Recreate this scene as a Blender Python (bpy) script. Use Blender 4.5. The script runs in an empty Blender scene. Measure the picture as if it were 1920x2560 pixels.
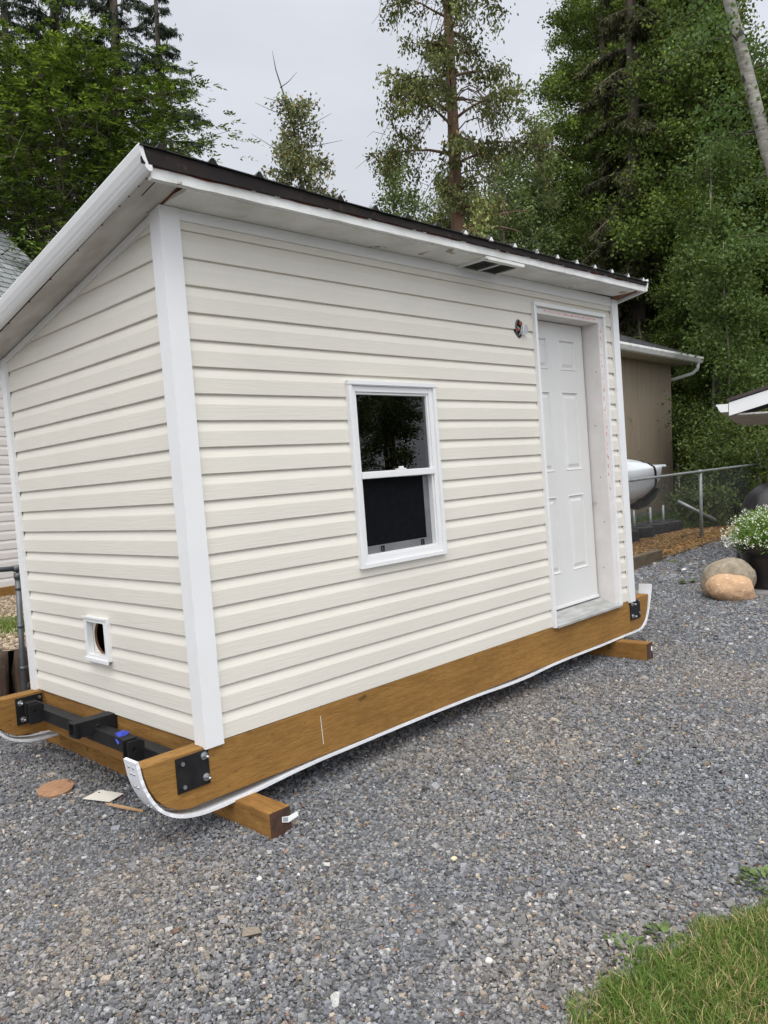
import bpy, bmesh, math, random
import numpy as np
from mathutils import Matrix, Vector, noise

scene = bpy.context.scene
COL = scene.collection
# ---------------------------------------------------------------- camera
cam_d = bpy.data.cameras.new('camera')
cam = bpy.data.objects.new('camera', cam_d); COL.objects.link(cam)
scene.camera = cam
cam_d.sensor_fit = 'VERTICAL'; cam_d.sensor_height = 36.0; cam_d.lens = 27.84
cam_d.clip_start = 0.05; cam_d.clip_end = 2000
_f = Vector((0.71060862, 0.70212043, -0.04541259)).normalized()
_r = Vector((0.70099062, -0.71204993, -0.03996308)); _r = (_r - _f * _r.dot(_f)).normalized()
_u = _r.cross(_f)
cam.matrix_world = Matrix(((_r.x, _u.x, -_f.x, -1.79512), (_r.y, _u.y, -_f.y, -2.88218), (_r.z, _u.z, -_f.z, 1.10666), (0, 0, 0, 1)))

# ---------------------------------------------------------------- sky, light, exposure
SUN_EL, SUN_AZ = math.radians(58), math.radians(228)      # azimuth clockwise from +Y, soft overcast light from behind the camera
w = bpy.data.worlds.new('World'); scene.world = w; w.use_nodes = True
nt = w.node_tree; nt.nodes.clear()
N = nt.nodes.new; LK = nt.links.new
out = N('ShaderNodeOutputWorld'); bg = N('ShaderNodeBackground'); bg.inputs['Strength'].default_value = 0.1
sky = N('ShaderNodeTexSky'); sky.sky_type = 'NISHITA'; sky.sun_disc = False
sky.sun_elevation = SUN_EL; sky.sun_rotation = SUN_AZ
tc = N('ShaderNodeTexCoord'); sep = N('ShaderNodeSeparateXYZ'); LK(tc.outputs['Generated'], sep.inputs[0])
ramp = N('ShaderNodeValToRGB'); LK(sep.outputs['Z'], ramp.inputs[0])       # overcast: brighter towards the zenith
e = ramp.color_ramp.elements
e[0].position = 0.0; e[0].color = (0.255, 0.262, 0.282, 1)
e[1].position = 1.0; e[1].color = (.86, .86, .86, 1)
a = e.new(0.50); a.color = (0.258, 0.267, 0.292, 1)
a = e.new(0.80); a.color = (0.60, 0.605, 0.61, 1)
nz = N('ShaderNodeTexNoise'); nz.inputs['Scale'].default_value = 2.2; nz.inputs['Detail'].default_value = 5
mp = N('ShaderNodeMapping'); mp.inputs['Scale'].default_value = (1, 1, 2.6); LK(tc.outputs['Generated'], mp.inputs[0]); LK(mp.outputs[0], nz.inputs['Vector'])
mr = N('ShaderNodeMapRange'); mr.inputs[1].default_value = .3; mr.inputs[2].default_value = .7; mr.inputs[3].default_value = 27.6; mr.inputs[4].default_value = 33.6
LK(nz.outputs['Fac'], mr.inputs[0])
vm = N('ShaderNodeVectorMath'); vm.operation = 'SCALE'; LK(ramp.outputs['Color'], vm.inputs[0]); LK(mr.outputs[0], vm.inputs['Scale'])
# the cloud deck is brighter on the sun's side (behind the camera)
dt = N('ShaderNodeVectorMath'); dt.operation = 'DOT_PRODUCT'; LK(tc.outputs['Generated'], dt.inputs[0]); dt.inputs[1].default_value = (-.62, -.78, 0)
md_ = N('ShaderNodeMapRange'); md_.inputs[1].default_value = -.1; md_.inputs[2].default_value = .9; md_.inputs[3].default_value = 1.0; md_.inputs[4].default_value = 2.1; LK(dt.outputs['Value'], md_.inputs[0])
vm2 = N('ShaderNodeVectorMath'); vm2.operation = 'SCALE'; LK(vm.outputs[0], vm2.inputs[0]); LK(md_.outputs[0], vm2.inputs['Scale'])
mx = N('ShaderNodeMixRGB'); mx.inputs['Fac'].default_value = 0.95; LK(sky.outputs[0], mx.inputs[1]); LK(vm2.outputs[0], mx.inputs[2])
LK(mx.outputs[0], bg.inputs['Color']); LK(bg.outputs[0], out.inputs[0])

sun_d = bpy.data.lights.new('sun', 'SUN'); sun_d.energy = 1.0; sun_d.angle = math.radians(40); sun_d.color = (1.0, 0.97, 0.92)
sun = bpy.data.objects.new('sun', sun_d); COL.objects.link(sun)
_d = Vector((math.sin(SUN_AZ) * math.cos(SUN_EL), math.cos(SUN_AZ) * math.cos(SUN_EL), math.sin(SUN_EL)))
sun.rotation_euler = _d.to_track_quat('Z', 'Y').to_euler()
scene.view_settings.view_transform = 'Standard'; scene.view_settings.look = 'None'
scene.view_settings.exposure = 0.0; scene.view_settings.gamma = 1.0
scene.render.engine = 'CYCLES'

# ---------------------------------------------------------------- helpers
def gz(x, y):
    """height of the gently sloping driveway"""
    x = max(-12.0, min(22.0, x)); y = max(-12.0, min(14.0, y))
    return -0.3898 + 0.0242 * (x - .0094) - 0.0256 * (y + .01)
def gza(x, y):
    x = np.clip(x, -12, 22); y = np.clip(y, -12, 14)
    return -0.3898 + 0.0242 * (x - .0094) - 0.0256 * (y + .01)

def mat(name, c1, c2=None, scale=6.0, stretch=(1, 1, 1), rough=.6, bump=0.0, bscale=None, metal=0.0, spec=.5,
        detail=6, lo=.35, hi=.65, spots=None, spot_scale=12.0, spot_t=.66, bstretch=None, trans=0.0):
    m = bpy.data.materials.new(name); m.use_nodes = True
    nt = m.node_tree; P = nt.nodes['Principled BSDF']
    P.inputs['Roughness'].default_value = rough; P.inputs['Metallic'].default_value = metal
    P.inputs['Specular IOR Level'].default_value = spec
    N = nt.nodes.new; L = nt.links.new
    tc = N('ShaderNodeTexCoord')
    def nzn(s, st, d=detail):
        mp = N('ShaderNodeMapping'); mp.inputs['Scale'].default_value = st; L(tc.outputs['Object'], mp.inputs[0])
        n = N('ShaderNodeTexNoise'); n.inputs['Scale'].default_value = s; n.inputs['Detail'].default_value = d; L(mp.outputs[0], n.inputs['Vector']); return n
    if c2 is None: c2 = tuple(c * .82 for c in c1)
    n = nzn(scale, stretch); r = N('ShaderNodeMapRange'); r.inputs[1].default_value = lo; r.inputs[2].default_value = hi; L(n.outputs['Fac'], r.inputs[0])
    mx = N('ShaderNodeMixRGB'); mx.inputs[1].default_value = (*c1, 1); mx.inputs[2].default_value = (*c2, 1); L(r.outputs[0], mx.inputs[0])
    colr = mx.outputs[0]
    if spots:
        n2 = nzn(spot_scale, (1, 1, 1), 3); r2 = N('ShaderNodeMapRange'); r2.inputs[1].default_value = spot_t; r2.inputs[2].default_value = spot_t + .06; L(n2.outputs['Fac'], r2.inputs[0])
        m2 = N('ShaderNodeMixRGB'); L(r2.outputs[0], m2.inputs[0]); L(colr, m2.inputs[1]); m2.inputs[2].default_value = (*spots, 1); colr = m2.outputs[0]
    L(colr, P.inputs['Base Color'])
    if bump:
        nb = nzn(bscale or scale * 4, bstretch or stretch); b = N('ShaderNodeBump'); b.inputs['Strength'].default_value = bump; b.inputs['Distance'].default_value = .01
        L(nb.outputs['Fac'], b.inputs['Height']); L(b.outputs[0], P.inputs['Normal'])
    return m

def vcmat(name, rough=.8, trans=0.0, bump=0, spec=.3):
    """colour from the per-leaf / per-stone attribute 'tint'"""
    m = bpy.data.materials.new(name); m.use_nodes = True
    nt = m.node_tree; P = nt.nodes['Principled BSDF']; N = nt.nodes.new; L = nt.links.new
    P.inputs['Roughness'].default_value = rough; P.inputs['Specular IOR Level'].default_value = spec
    at = N('ShaderNodeAttribute'); at.attribute_name = 'tint'
    L(at.outputs['Color'], P.inputs['Base Color'])
    if bump:
        tc = N('ShaderNodeTexCoord'); nb = N('ShaderNodeTexNoise'); nb.inputs['Scale'].default_value = 160; nb.inputs['Detail'].default_value = 4; L(tc.outputs['Object'], nb.inputs['Vector'])
        hs = N('ShaderNodeMixRGB'); hs.blend_type = 'MULTIPLY'; hs.inputs[0].default_value = 1
        rr = N('ShaderNodeMapRange'); rr.inputs[1].default_value = .3; rr.inputs[2].default_value = .7; rr.inputs[3].default_value = .75; rr.inputs[4].default_value = 1.2; L(nb.outputs['Fac'], rr.inputs[0])
        L(at.outputs['Color'], hs.inputs[1]); L(rr.outputs[0], hs.inputs[2]); L(hs.outputs[0], P.inputs['Base Color'])
        b = N('ShaderNodeBump'); b.inputs['Strength'].default_value = bump; b.inputs['Distance'].default_value = .003; L(nb.outputs['Fac'], b.inputs['Height']); L(b.outputs[0], P.inputs['Normal'])
    if trans:
        T = N('ShaderNodeBsdfTranslucent'); mx = N('ShaderNodeMixShader'); mx.inputs[0].default_value = trans
        hs = N('ShaderNodeHueSaturation'); hs.inputs['Value'].default_value = 1.5; hs.inputs['Saturation'].default_value = 1.1; hs.inputs['Hue'].default_value = .485
        L(at.outputs['Color'], hs.inputs['Color']); L(hs.outputs[0], T.inputs[0])
        L(P.outputs[0], mx.inputs[1]); L(T.outputs[0], mx.inputs[2])
        L(mx.outputs[0], nt.nodes['Material Output'].inputs[0])
    return m

def tag(o, label=None, cat=None, group=None, kind=None):
    if label: o['label'] = label
    if cat: o['category'] = cat
    if group: o['group'] = group
    if kind: o['kind'] = kind
    return o
def empty(name, loc=(0, 0, 0), label=None, cat=None, group=None, rotz=0.0):
    o = bpy.data.objects.new(name, None); COL.objects.link(o); o.location = loc; o.rotation_euler = (0, 0, rotz); o.empty_display_size = .1
    return tag(o, label, cat, group)

class MB:
    """collects simple solids into one mesh"""
    def __init__(s): s.v = []; s.f = []; s.sm = []
    def add(s, vs, fs, smooth=False):
        n = len(s.v); s.v += [tuple(v) for v in vs]; s.f += [tuple(i + n for i in f) for f in fs]; s.sm += [smooth] * len(fs); return s
    def box(s, x0, x1, y0, y1, z0, z1, M=None, b=0.0):
        x0, x1 = sorted((x0, x1)); y0, y1 = sorted((y0, y1)); z0, z1 = sorted((z0, z1))
        if b <= 0:
            vs = [(x, y, z) for x in (x0, x1) for y in (y0, y1) for z in (z0, z1)]
            fs = [(0, 1, 3, 2), (4, 6, 7, 5), (0, 4, 5, 1), (2, 3, 7, 6), (0, 2, 6, 4), (1, 5, 7, 3)]
        else:
            bm = bmesh.new(); bmesh.ops.create_cube(bm, size=1)
            for v in bm.verts: v.co = Vector(((x0 + x1) / 2 + v.co.x * (x1 - x0), (y0 + y1) / 2 + v.co.y * (y1 - y0), (z0 + z1) / 2 + v.co.z * (z1 - z0)))
            bmesh.ops.bevel(bm, geom=bm.edges[:], offset=b, segments=2, affect='EDGES', profile=.6)
            bm.verts.index_update(); vs = [v.co.copy() for v in bm.verts]; fs = [[v.index for v in f.verts] for f in bm.faces]; bm.free()
        if M: vs = [M @ Vector(v) for v in vs]
        return s.add(vs, fs)
    def tube(s, pts, r, n=8, caps=True, smooth=True):
        pts = [Vector(p) for p in pts]; k = len(pts); rs = r if isinstance(r, (list, tuple)) else [r] * k
        vs = []; fs = []; prev = None
        for i, p in enumerate(pts):
            t = (pts[min(i + 1, k - 1)] - pts[max(i - 1, 0)]).normalized()
            if prev is None:
                up = Vector((0, 0, 1)) if abs(t.z) < .9 else Vector((1, 0, 0)); a = t.cross(up).normalized()
            else: a = (prev - t * prev.dot(t)).normalized()
            prev = a; b = t.cross(a)
            for j in range(n):
                th = 2 * math.pi * j / n; vs.append(p + (a * math.cos(th) + b * math.sin(th)) * rs[i])
        for i in range(k - 1):
            for j in range(n): fs.append((i * n + j, i * n + (j + 1) % n, (i + 1) * n + (j + 1) % n, (i + 1) * n + j))
        if caps: fs.append(tuple(range(n - 1, -1, -1))); fs.append(tuple(range((k - 1) * n, k * n)))
        return s.add(vs, fs, smooth)
    def prism(s, poly, axis, a0, a1, smooth=False, fn=None):
        """extrude a 2D outline along an axis; poly is (u,v) in the other two axes"""
        n = len(poly); vs = []
        for a in (a0, a1):
            for (u, v) in poly:
                p = {'x': (a, u, v), 'y': (u, a, v), 'z': (u, v, a)}[axis]
                vs.append(fn(p) if fn else p)
        fs = [(i, (i + 1) % n, n + (i + 1) % n, n + i) for i in range(n)] + [tuple(range(n - 1, -1, -1)), tuple(range(n, 2 * n))]
        return s.add(vs, fs, smooth)
    def lathe(s, prof, c=(0, 0, 0), n=32, smooth=True):
        vs = []; fs = []; k = len(prof)
        for (r, z) in prof:
            for j in range(n):
                th = 2 * math.pi * j / n; vs.append((c[0] + r * math.cos(th), c[1] + r * math.sin(th), c[2] + z))
        for i in range(k - 1):
            for j in range(n): fs.append((i * n + j, i * n + (j + 1) % n, (i + 1) * n + (j + 1) % n, (i + 1) * n + j))
        return s.add(vs, fs, smooth)
    def build(s, name, m, parent=None, label=None):
        me = bpy.data.meshes.new(name); me.from_pydata([tuple(v) for v in s.v], [], s.f); me.materials.append(m)
        bm = bmesh.new(); bm.from_mesh(me); bmesh.ops.recalc_face_normals(bm, faces=bm.faces[:]); bm.to_mesh(me); bm.free()
        if len(me.polygons) == len(s.sm): me.polygons.foreach_set('use_smooth', s.sm)
        o = bpy.data.objects.new(name, me); COL.objects.link(o)
        if parent: o.parent = parent
        if label: o['label'] = label
        return o

def np_mesh(name, verts, faces, m, tint=None, parent=None, smooth=False):
    """verts (n,3), faces (k,4) or (k,3)"""
    me = bpy.data.meshes.new(name); nv = len(verts); nf, q = faces.shape
    me.vertices.add(nv); me.vertices.foreach_set('co', verts.astype(np.float32).ravel())
    me.loops.add(nf * q); me.loops.foreach_set('vertex_index', faces.astype(np.int32).ravel())
    me.polygons.add(nf); me.polygons.foreach_set('loop_start', (np.arange(nf) * q).astype(np.int32))
    me.polygons.foreach_set('use_smooth', np.full(nf, smooth))
    me.materials.append(m)
    if tint is not None:
        at = me.attributes.new('tint', 'FLOAT_COLOR', 'POINT')
        at.data.foreach_set('color', np.concatenate([tint, np.ones((nv, 1))], 1).astype(np.float32).ravel())
    me.update(calc_edges=True); me.validate()
    o = bpy.data.objects.new(name, me); COL.objects.link(o)
    if parent: o.parent = parent
    return o

def roughen(o, amp, scale, seed=0, subdiv=0):
    bm = bmesh.new(); bm.from_mesh(o.data)
    if subdiv: bmesh.ops.subdivide_edges(bm, edges=bm.edges[:], cuts=subdiv, use_grid_fill=True)
    bm.normal_update()
    for v in bm.verts: v.co += v.normal * amp * noise.noise(v.co * scale + Vector((seed * 7.3, 0, 0)))
    bm.to_mesh(o.data); bm.free()

# ---------------------------------------------------------------- materials
def siding_mat(name, c):
    m = mat(name, c, tuple(x * .95 for x in c), 1.4, rough=.45, bump=.16, bscale=130, bstretch=(.05, .05, 1.0), spec=.35)
    return m
M_siding = siding_mat('vinyl_siding', (.69, .655, .578))
M_siding_n = siding_mat('neighbour_siding', (.70, .67, .64))
M_white = mat('white_vinyl', (.745, .745, .74), (.71, .71, .705), 3, rough=.35, spec=.4)
M_white_old = mat('weathered_white_paint', (.74, .74, .72), (.60, .60, .57), 7, rough=.6, bump=.2, bscale=40, spots=(.28, .22, .17), spot_scale=16, spot_t=.70)
M_soffit = mat('old_soffit_board', (.74, .735, .70), (.58, .575, .54), 5, rough=.8, bump=.25, bscale=60, spots=(.30, .27, .22), spot_scale=9, spot_t=.66)
M_rake_soffit = mat('weathered_soffit_plywood', (.62, .60, .56), (.47, .44, .40), 4, stretch=(3, 1, 1), rough=.8, spots=(.20, .15, .11), spot_scale=14, spot_t=.68)
M_brown = mat('dark_brown_flashing', (.017, .011, .0095), (.010, .007, .007), 5, rough=.7, spec=.25, spots=(.04, .027, .02), spot_scale=22, spot_t=.62)
M_rust = mat('rust', (.22, .055, .03), (.12, .035, .02), 20, rough=.9)
M_rooftop = mat('dark_green_metal_roof', (.018, .028, .02), (.010, .014, .010), 3, rough=.45, metal=.3)
M_black = mat('black_painted_steel', (.007, .007, .008), (.013, .013, .014), 15, rough=.55, bump=.1, bscale=90, spec=.3)
M_steel = mat('zinc_bolt_steel', (.55, .56, .58), (.38, .39, .41), 40, rough=.35, metal=.9)
M_galv = mat('galvanised_pipe', (.17, .18, .19), (.11, .12, .13), 8, rough=.5, metal=.55)
M_galv2 = mat('weathered_galvanised_pipe', (.33, .35, .35), (.22, .24, .24), 9, rough=.5, metal=.5)
M_door = mat('door_white_paint', (.66, .655, .635), (.63, .62, .60), 2, rough=.4, bump=.04, bscale=40)
M_jamb = mat('primed_jamb_paint', (.70, .67, .645), (.62, .585, .56), 5, rough=.6, spots=(.50, .42, .36), spot_scale=5, spot_t=.68)
M_red = mat('red_ink_print', (.60, .13, .14), (.72, .45, .44), 60, rough=.7)
M_sill = mat('dirty_aluminium_sill', (.46, .465, .46), (.32, .32, .30), 7, stretch=(1, 4, 1), rough=.45, metal=.25, spots=(.2, .16, .12), spot_scale=13, spot_t=.7)
M_dark = mat('dark_gap', (.01, .01, .01), rough=.9)
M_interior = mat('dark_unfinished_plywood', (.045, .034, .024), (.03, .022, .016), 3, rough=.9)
M_screen = mat('insect_screen', (.0045, .005, .006), (.007, .0075, .009), 60, rough=.9, spec=.05)
M_greyframe = mat('grey_aluminium_frame', (.20, .205, .21), (.15, .155, .16), 8, rough=.45, metal=.3)
M_plastic = mat('white_plastic_skid', (.78, .79, .81), (.68, .69, .71), 6, rough=.45, bump=.08, bscale=60, spots=(.45, .42, .37), spot_scale=10, spot_t=.69)
M_label = mat('white_paper_tag', (.80, .81, .78), (.74, .75, .72), 10, rough=.7)
M_print = mat('grey_tag_print', (.35, .37, .37), (.25, .27, .27), 200, rough=.8)
M_blue = mat('blue_plastic_scrap', (.03, .06, .50), (.02, .04, .35), 20, rough=.5)
M_orange = mat('orange_plastic_box', (.36, .075, .025), (.20, .045, .02), 30, rough=.5)

def wood_mat(name, c1, c2, knot, axis='x', sc=1.0):
    m = bpy.data.materials.new(name); m.use_nodes = True
    nt = m.node_tree; P = nt.nodes['Principled BSDF']; N = nt.nodes.new; L = nt.links.new
    P.inputs['Roughness'].default_value = .75; P.inputs['Specular IOR Level'].default_value = .25
    tc = N('ShaderNodeTexCoord')
    def n(st, s, d=5, dist=0):
        mp = N('ShaderNodeMapping'); mp.inputs['Scale'].default_value = st; L(tc.outputs['Object'], mp.inputs[0])
        q = N('ShaderNodeTexNoise'); q.inputs['Scale'].default_value = s; q.inputs['Detail'].default_value = d; q.inputs['Distortion'].default_value = dist; L(mp.outputs[0], q.inputs['Vector']); return q
    st = {'x': (.10, 1, 1), 'y': (1, .10, 1), 'z': (1, 1, .10)}[axis]
    g = n(st, 48 * sc, 8, .8); big = n((1, 1, 1), 2.3 * sc, 6); kn = n({'x': (.55, 1, 1), 'y': (1, .55, 1), 'z': (1, 1, .55)}[axis], 11 * sc, 2); fine = n(st, 210 * sc, 4)
    def mr(src, a, b, lo=0, hi=1):
        r = N('ShaderNodeMapRange'); r.inputs[1].default_value = a; r.inputs[2].default_value = b; r.inputs[3].default_value = lo; r.inputs[4].default_value = hi; L(src.outputs['Fac'], r.inputs[0]); return r
    m1 = N('ShaderNodeMixRGB'); m1.inputs[1].default_value = (*c1, 1); m1.inputs[2].default_value = (*c2, 1); L(mr(g, .35, .68).outputs[0], m1.inputs[0])
    m2 = N('ShaderNodeMixRGB'); m2.blend_type = 'MULTIPLY'; m2.inputs[0].default_value = 1; L(m1.outputs[0], m2.inputs[1]); L(mr(big, .3, .7, .84, 1.14).outputs[0], m2.inputs[2])
    m3 = N('ShaderNodeMixRGB'); L(m2.outputs[0], m3.inputs[1]); m3.inputs[2].default_value = (*knot, 1); L(mr(kn, .70, .76, 0, .85).outputs[0], m3.inputs[0])
    kn2 = n({'x': (.3, 1, 1), 'y': (1, .3, 1), 'z': (1, 1, .3)}[axis], 85 * sc, 1)
    m4 = N('ShaderNodeMixRGB'); m4.blend_type = 'MULTIPLY'; m4.inputs[0].default_value = 1; L(m3.outputs[0], m4.inputs[1]); L(mr(fine, .3, .7, .80, 1.16).outputs[0], m4.inputs[2])
    m5 = N('ShaderNodeMixRGB'); L(m4.outputs[0], m5.inputs[1]); m5.inputs[2].default_value = (*knot, 1); L(mr(kn2, .68, .73, 0, .55).outputs[0], m5.inputs[0])
    L(m5.outputs[0], P.inputs['Base Color'])
    b = N('ShaderNodeBump'); b.inputs['Strength'].default_value = .5; b.inputs['Distance'].default_value = .004; L(fine.outputs['Fac'], b.inputs['Height']); L(b.outputs[0], P.inputs['Normal'])
    return m
M_wood = wood_mat('treated_timber', (.285, .150, .040), (.215, .108, .027), (.07, .032, .012))
M_woody = wood_mat('treated_timber_cross', (.30, .155, .043), (.215, .105, .027), (.07, .032, .012), 'y')
M_wood_end = mat('stained_end_grain', (.085, .034, .018), (.035, .018, .012), 25, rough=.8, bump=.4, bscale=120, spots=(.22, .13, .06), spot_scale=45, spot_t=.66)
M_wood_orange = mat('bare_orange_plywood', (.27, .13, .06), (.16, .08, .04), 8, rough=.8)
M_greywood = wood_mat('weathered_grey_post', (.30, .27, .22), (.18, .155, .12), (.08, .06, .05), 'z')
M_edging = wood_mat('weathered_edging_timber', (.16, .125, .085), (.09, .068, .045), (.03, .02, .015), 'x')
M_log = wood_mat('dark_bark_log', (.10, .065, .045), (.045, .03, .022), (.16, .13, .10), 'z')

# ================================================================ SHED (its own frame: x along the long wall, y into the side wall)
T = Matrix(((0.999707414, 0.000309630, -0.0241865882), (0.000309630, 0.999672334, 0.0255954767), (0.0241865882, -0.0255954767, 0.999379748)))
shed = empty('tiny_shed', label='cream vinyl sided shed on timber skids with white door and dark roof edge', cat='shed')
shed.matrix_world = T.to_4x4()
CO = .1143       # one siding course
L_, W_ = 3.775, 1.815
def prof_pts(z0, z1, c=CO, d=.0135):
    """(z, inset) pairs of a Dutch-lap wall between two heights; inset 0 = proud"""
    P = []; k = int(math.floor(z0 / c + 1e-6))
    def ins(t): return 0.0 if t < .60 else d * min(1, (t - .60) / .38)
    z = z0
    while z < z1 - 1e-6:
        base = k * c
        for t in (0.0, .02, .59, .63, .98, .995):
            zz = base + t * c
            if zz < z0 - 1e-7 or zz > z1 + 1e-7: continue
            P.append((zz, .0015 if t == 0 else ins(t)))
        k += 1; z = k * c
    def at(zq):
        t = (zq / c) % 1.0; return ins(t)
    if not P or P[0][0] > z0 + 1e-6: P.insert(0, (z0, at(z0)))
    if P[-1][0] < z1 - 1e-6: P.append((z1, at(z1 - 1e-5)))
    return P
def siding_front(mb, x0, x1, z0, z1):
    P = prof_pts(z0, z1); n = len(P)
    mb.add([(x0, i, z) for z, i in P] + [(x1, i, z) for z, i in P], [(j, j + 1, n + j + 1, n + j) for j in range(n - 1)])
def siding_side(mb, y0, y1, z0, z1):
    P = prof_pts(z0, z1); n = len(P)
    mb.add([(i, y0, z) for z, i in P] + [(i, y1, z) for z, i in P], [(j, j + 1, n + j + 1, n + j) for j in range(n - 1)])
mb = MB()
H = 2.25
for (a, b, c, d) in [(.06, .985, 0, H), (.985, 1.60, 0, .64), (.985, 1.60, 1.545, H), (1.60, 2.69, 0, H), (2.69, 3.56, 2.10, H), (3.56, 3.73, 0, H)]:
    siding_front(mb, a, b, c, d)
wall_f = mb.build('wall', M_siding, shed)
mb = MB()
for (a, b, c, d) in [(.05, .815, 0, H), (.815, 1.02, 0, .29), (.815, 1.02, .47, H), (1.02, 1.79, 0, H)]:
    siding_side(mb, a, b, c, d)
wall_s = mb.build('wall', M_siding, shed)
bm = bmesh.new(); bm.from_mesh(wall_s.data)
bmesh.ops.bisect_plane(bm, geom=bm.verts[:] + bm.edges[:] + bm.faces[:], plane_co=(0, 0, 2.245), plane_no=Vector((0, .19, 1)).normalized(), clear_outer=True)
bm.to_mesh(wall_s.data); bm.free()
for o_, yy in ((wall_f, 0), (wall_s, 0)):
    pass
# sheathing box behind the siding = dark room inside (open at window), two far walls
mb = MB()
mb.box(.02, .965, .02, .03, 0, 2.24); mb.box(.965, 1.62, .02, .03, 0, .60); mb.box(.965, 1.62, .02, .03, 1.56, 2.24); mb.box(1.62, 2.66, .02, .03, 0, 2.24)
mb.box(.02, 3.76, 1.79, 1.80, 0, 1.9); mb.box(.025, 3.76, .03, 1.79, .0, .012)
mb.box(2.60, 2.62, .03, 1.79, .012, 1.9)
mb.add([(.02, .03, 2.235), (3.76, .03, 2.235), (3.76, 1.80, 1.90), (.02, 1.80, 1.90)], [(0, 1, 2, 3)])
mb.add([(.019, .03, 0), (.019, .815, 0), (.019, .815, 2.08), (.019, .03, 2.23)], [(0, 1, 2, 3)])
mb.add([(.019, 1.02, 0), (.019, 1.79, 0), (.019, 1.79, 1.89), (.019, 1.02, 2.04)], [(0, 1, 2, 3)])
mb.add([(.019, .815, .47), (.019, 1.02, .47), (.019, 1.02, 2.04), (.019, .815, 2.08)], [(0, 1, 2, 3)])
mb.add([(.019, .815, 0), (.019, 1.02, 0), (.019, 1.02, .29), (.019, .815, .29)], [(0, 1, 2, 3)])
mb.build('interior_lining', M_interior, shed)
mb = MB(); siding_mb_far = mb
P = prof_pts(0, 1.9); n = len(P)
mb.add([(x, W_ - i - .0, z) for x in (.03, 3.74) for z, i in P], [(j, j + 1, n + j + 1, n + j) for j in range(n - 1)])
mb.build('wall', M_siding, shed)
P = prof_pts(0, 1.9)
mb = MB(); mb.add([(L_ - .02 - i, y, z) for y in (.05, 1.79) for z, i in P], [(j, j + 1, n + j + 1, n + j) for j in range(n - 1)])
mb.add([(L_ - .03, .05, 1.9), (L_ - .03, 1.79, 1.9), (L_ - .03, .05, 2.24)], [(0, 1, 2)])
mb.build('wall', M_siding, shed)

# corner posts
def corner_post(x, y, sx, sy, z1, wx=.088, wy=.088, skew=0):
    mb = MB(); t = .017
    xo, yo = x - sx * t, y - sy * t
    # L outline
    poly = [(xo, yo), (x + sx * wx, yo), (x + sx * wx, y + sy * .004), (x + sx * .004, y + sy * .004), (x + sx * .004, y + sy * wy), (xo, y + sy * wy)]
    fn = (lambda p: (p[0], p[1], p[2] - (.19 * p[1] if p[2] > 1 else 0))) if skew else None
    mb.prism(poly, 'z', -.012, z1, fn=fn)
    return mb.build('corner_post', M_white, shed)
corner_post(0, 0, 1, 1, 2.247, .076, .066, 1)
corner_post(0, W_, 1, -1, 1.90 + .345 - .0, .07, .045, 1).scale = (1, 1, 1)
corner_post(L_, 0, -1, 1, 2.270, .07, .07, 1)
corner_post(L_, W_, -1, -1, 2.245, .07, .07, 1)

# J trims along wall tops
mb = MB(); up_ = lambda p: (p[0], p[1], p[2] + (.006 * p[0] if p[2] > 2.235 else 0))
mb.prism([(-.010, 2.206), (.012, 2.206), (.012, 2.2505), (-.010, 2.2505)], 'x', .062, 3.705, fn=up_); mb.prism([(-.013, 2.240), (-.010, 2.240), (-.010, 2.2500), (-.013, 2.2500)], 'x', .062, 3.705, fn=up_)
mb.build('top_trim', M_white, shed)
mb = MB()
fn = lambda p: (p[0], p[1], p[2] - .19 * p[1])
mb.prism([(-.011, 2.215), (.012, 2.215), (.012, 2.247), (-.011, 2.247)], 'y', .05, 1.80, fn=lambda p: (p[0], p[1], p[2] - .19 * p[1]))
mb.build('top_trim', M_white, shed)

# soffits, fascia, rake
LZ = lambda x: .006 * x
def lift(p): return (p[0], p[1], p[2] + LZ(p[0]))
mb = MB(); mb.prism([(-.203, 2.252), (.03, 2.252), (.03, 2.268), (-.203, 2.268)], 'x', .002, 1.912, fn=lift)
mb.prism([(-.203, 2.252), (.03, 2.252), (.03, 2.268), (-.203, 2.268)], 'x', 2.272, 3.70, fn=lift)
mb.build('soffit', M_soffit, shed)
mb = MB(); mb.prism([(-.003, 2.256), (-.203, 2.256), (-.203, 2.27), (-.003, 2.27)], 'x', 1.912, 2.272, fn=lift); mb.build('soffit_cavity', M_dark, shed)
# vent in the soffit : frame + louvre blades
mb = MB()
for (a, b, c, d) in [(1.905, 1.925, -.225, -.004), (2.259, 2.279, -.225, -.004), (1.925, 2.259, -.225, -.192), (1.925, 2.259, -.020, -.004), (2.083, 2.097, -.192, -.020)]:
    mb.prism([(c, 2.238), (d, 2.238), (d, 2.2555), (c, 2.2555)], 'x', a, b, fn=lift)
v = mb.build('soffit_vent', M_white_old, shed)
mb = MB()
for k in range(9):
    y = -.178 + k * .018
    for (a, b) in ((1.9255, 2.0825), (2.0975, 2.2585)):
        mb.prism([(y, 2.241), (y + .010, 2.2535), (y + .012, 2.2535), (y + .002, 2.241)], 'x', a, b, fn=lift)
mb.build('louvre', M_greyframe, v)
mb = MB()
xs = [-.164 + i * (3.85 + .164) / 60 for i in range(61)]; rnd = random.Random(4)
pr = [(-.226, 2.260), (-.204, 2.257), (-.204, 2.300), (-.226, 2.302)]
vs = []; fs = []
for i, x in enumerate(xs):
    for (y, z) in pr: vs.append((x, y + rnd.uniform(-.0015, .0015), z + LZ(x) + rnd.uniform(-.0016, .0016)))
for i in range(60):
    for j in range(4): fs.append((i * 4 + j, i * 4 + (j + 1) % 4, (i + 1) * 4 + (j + 1) % 4, (i + 1) * 4 + j))
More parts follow.
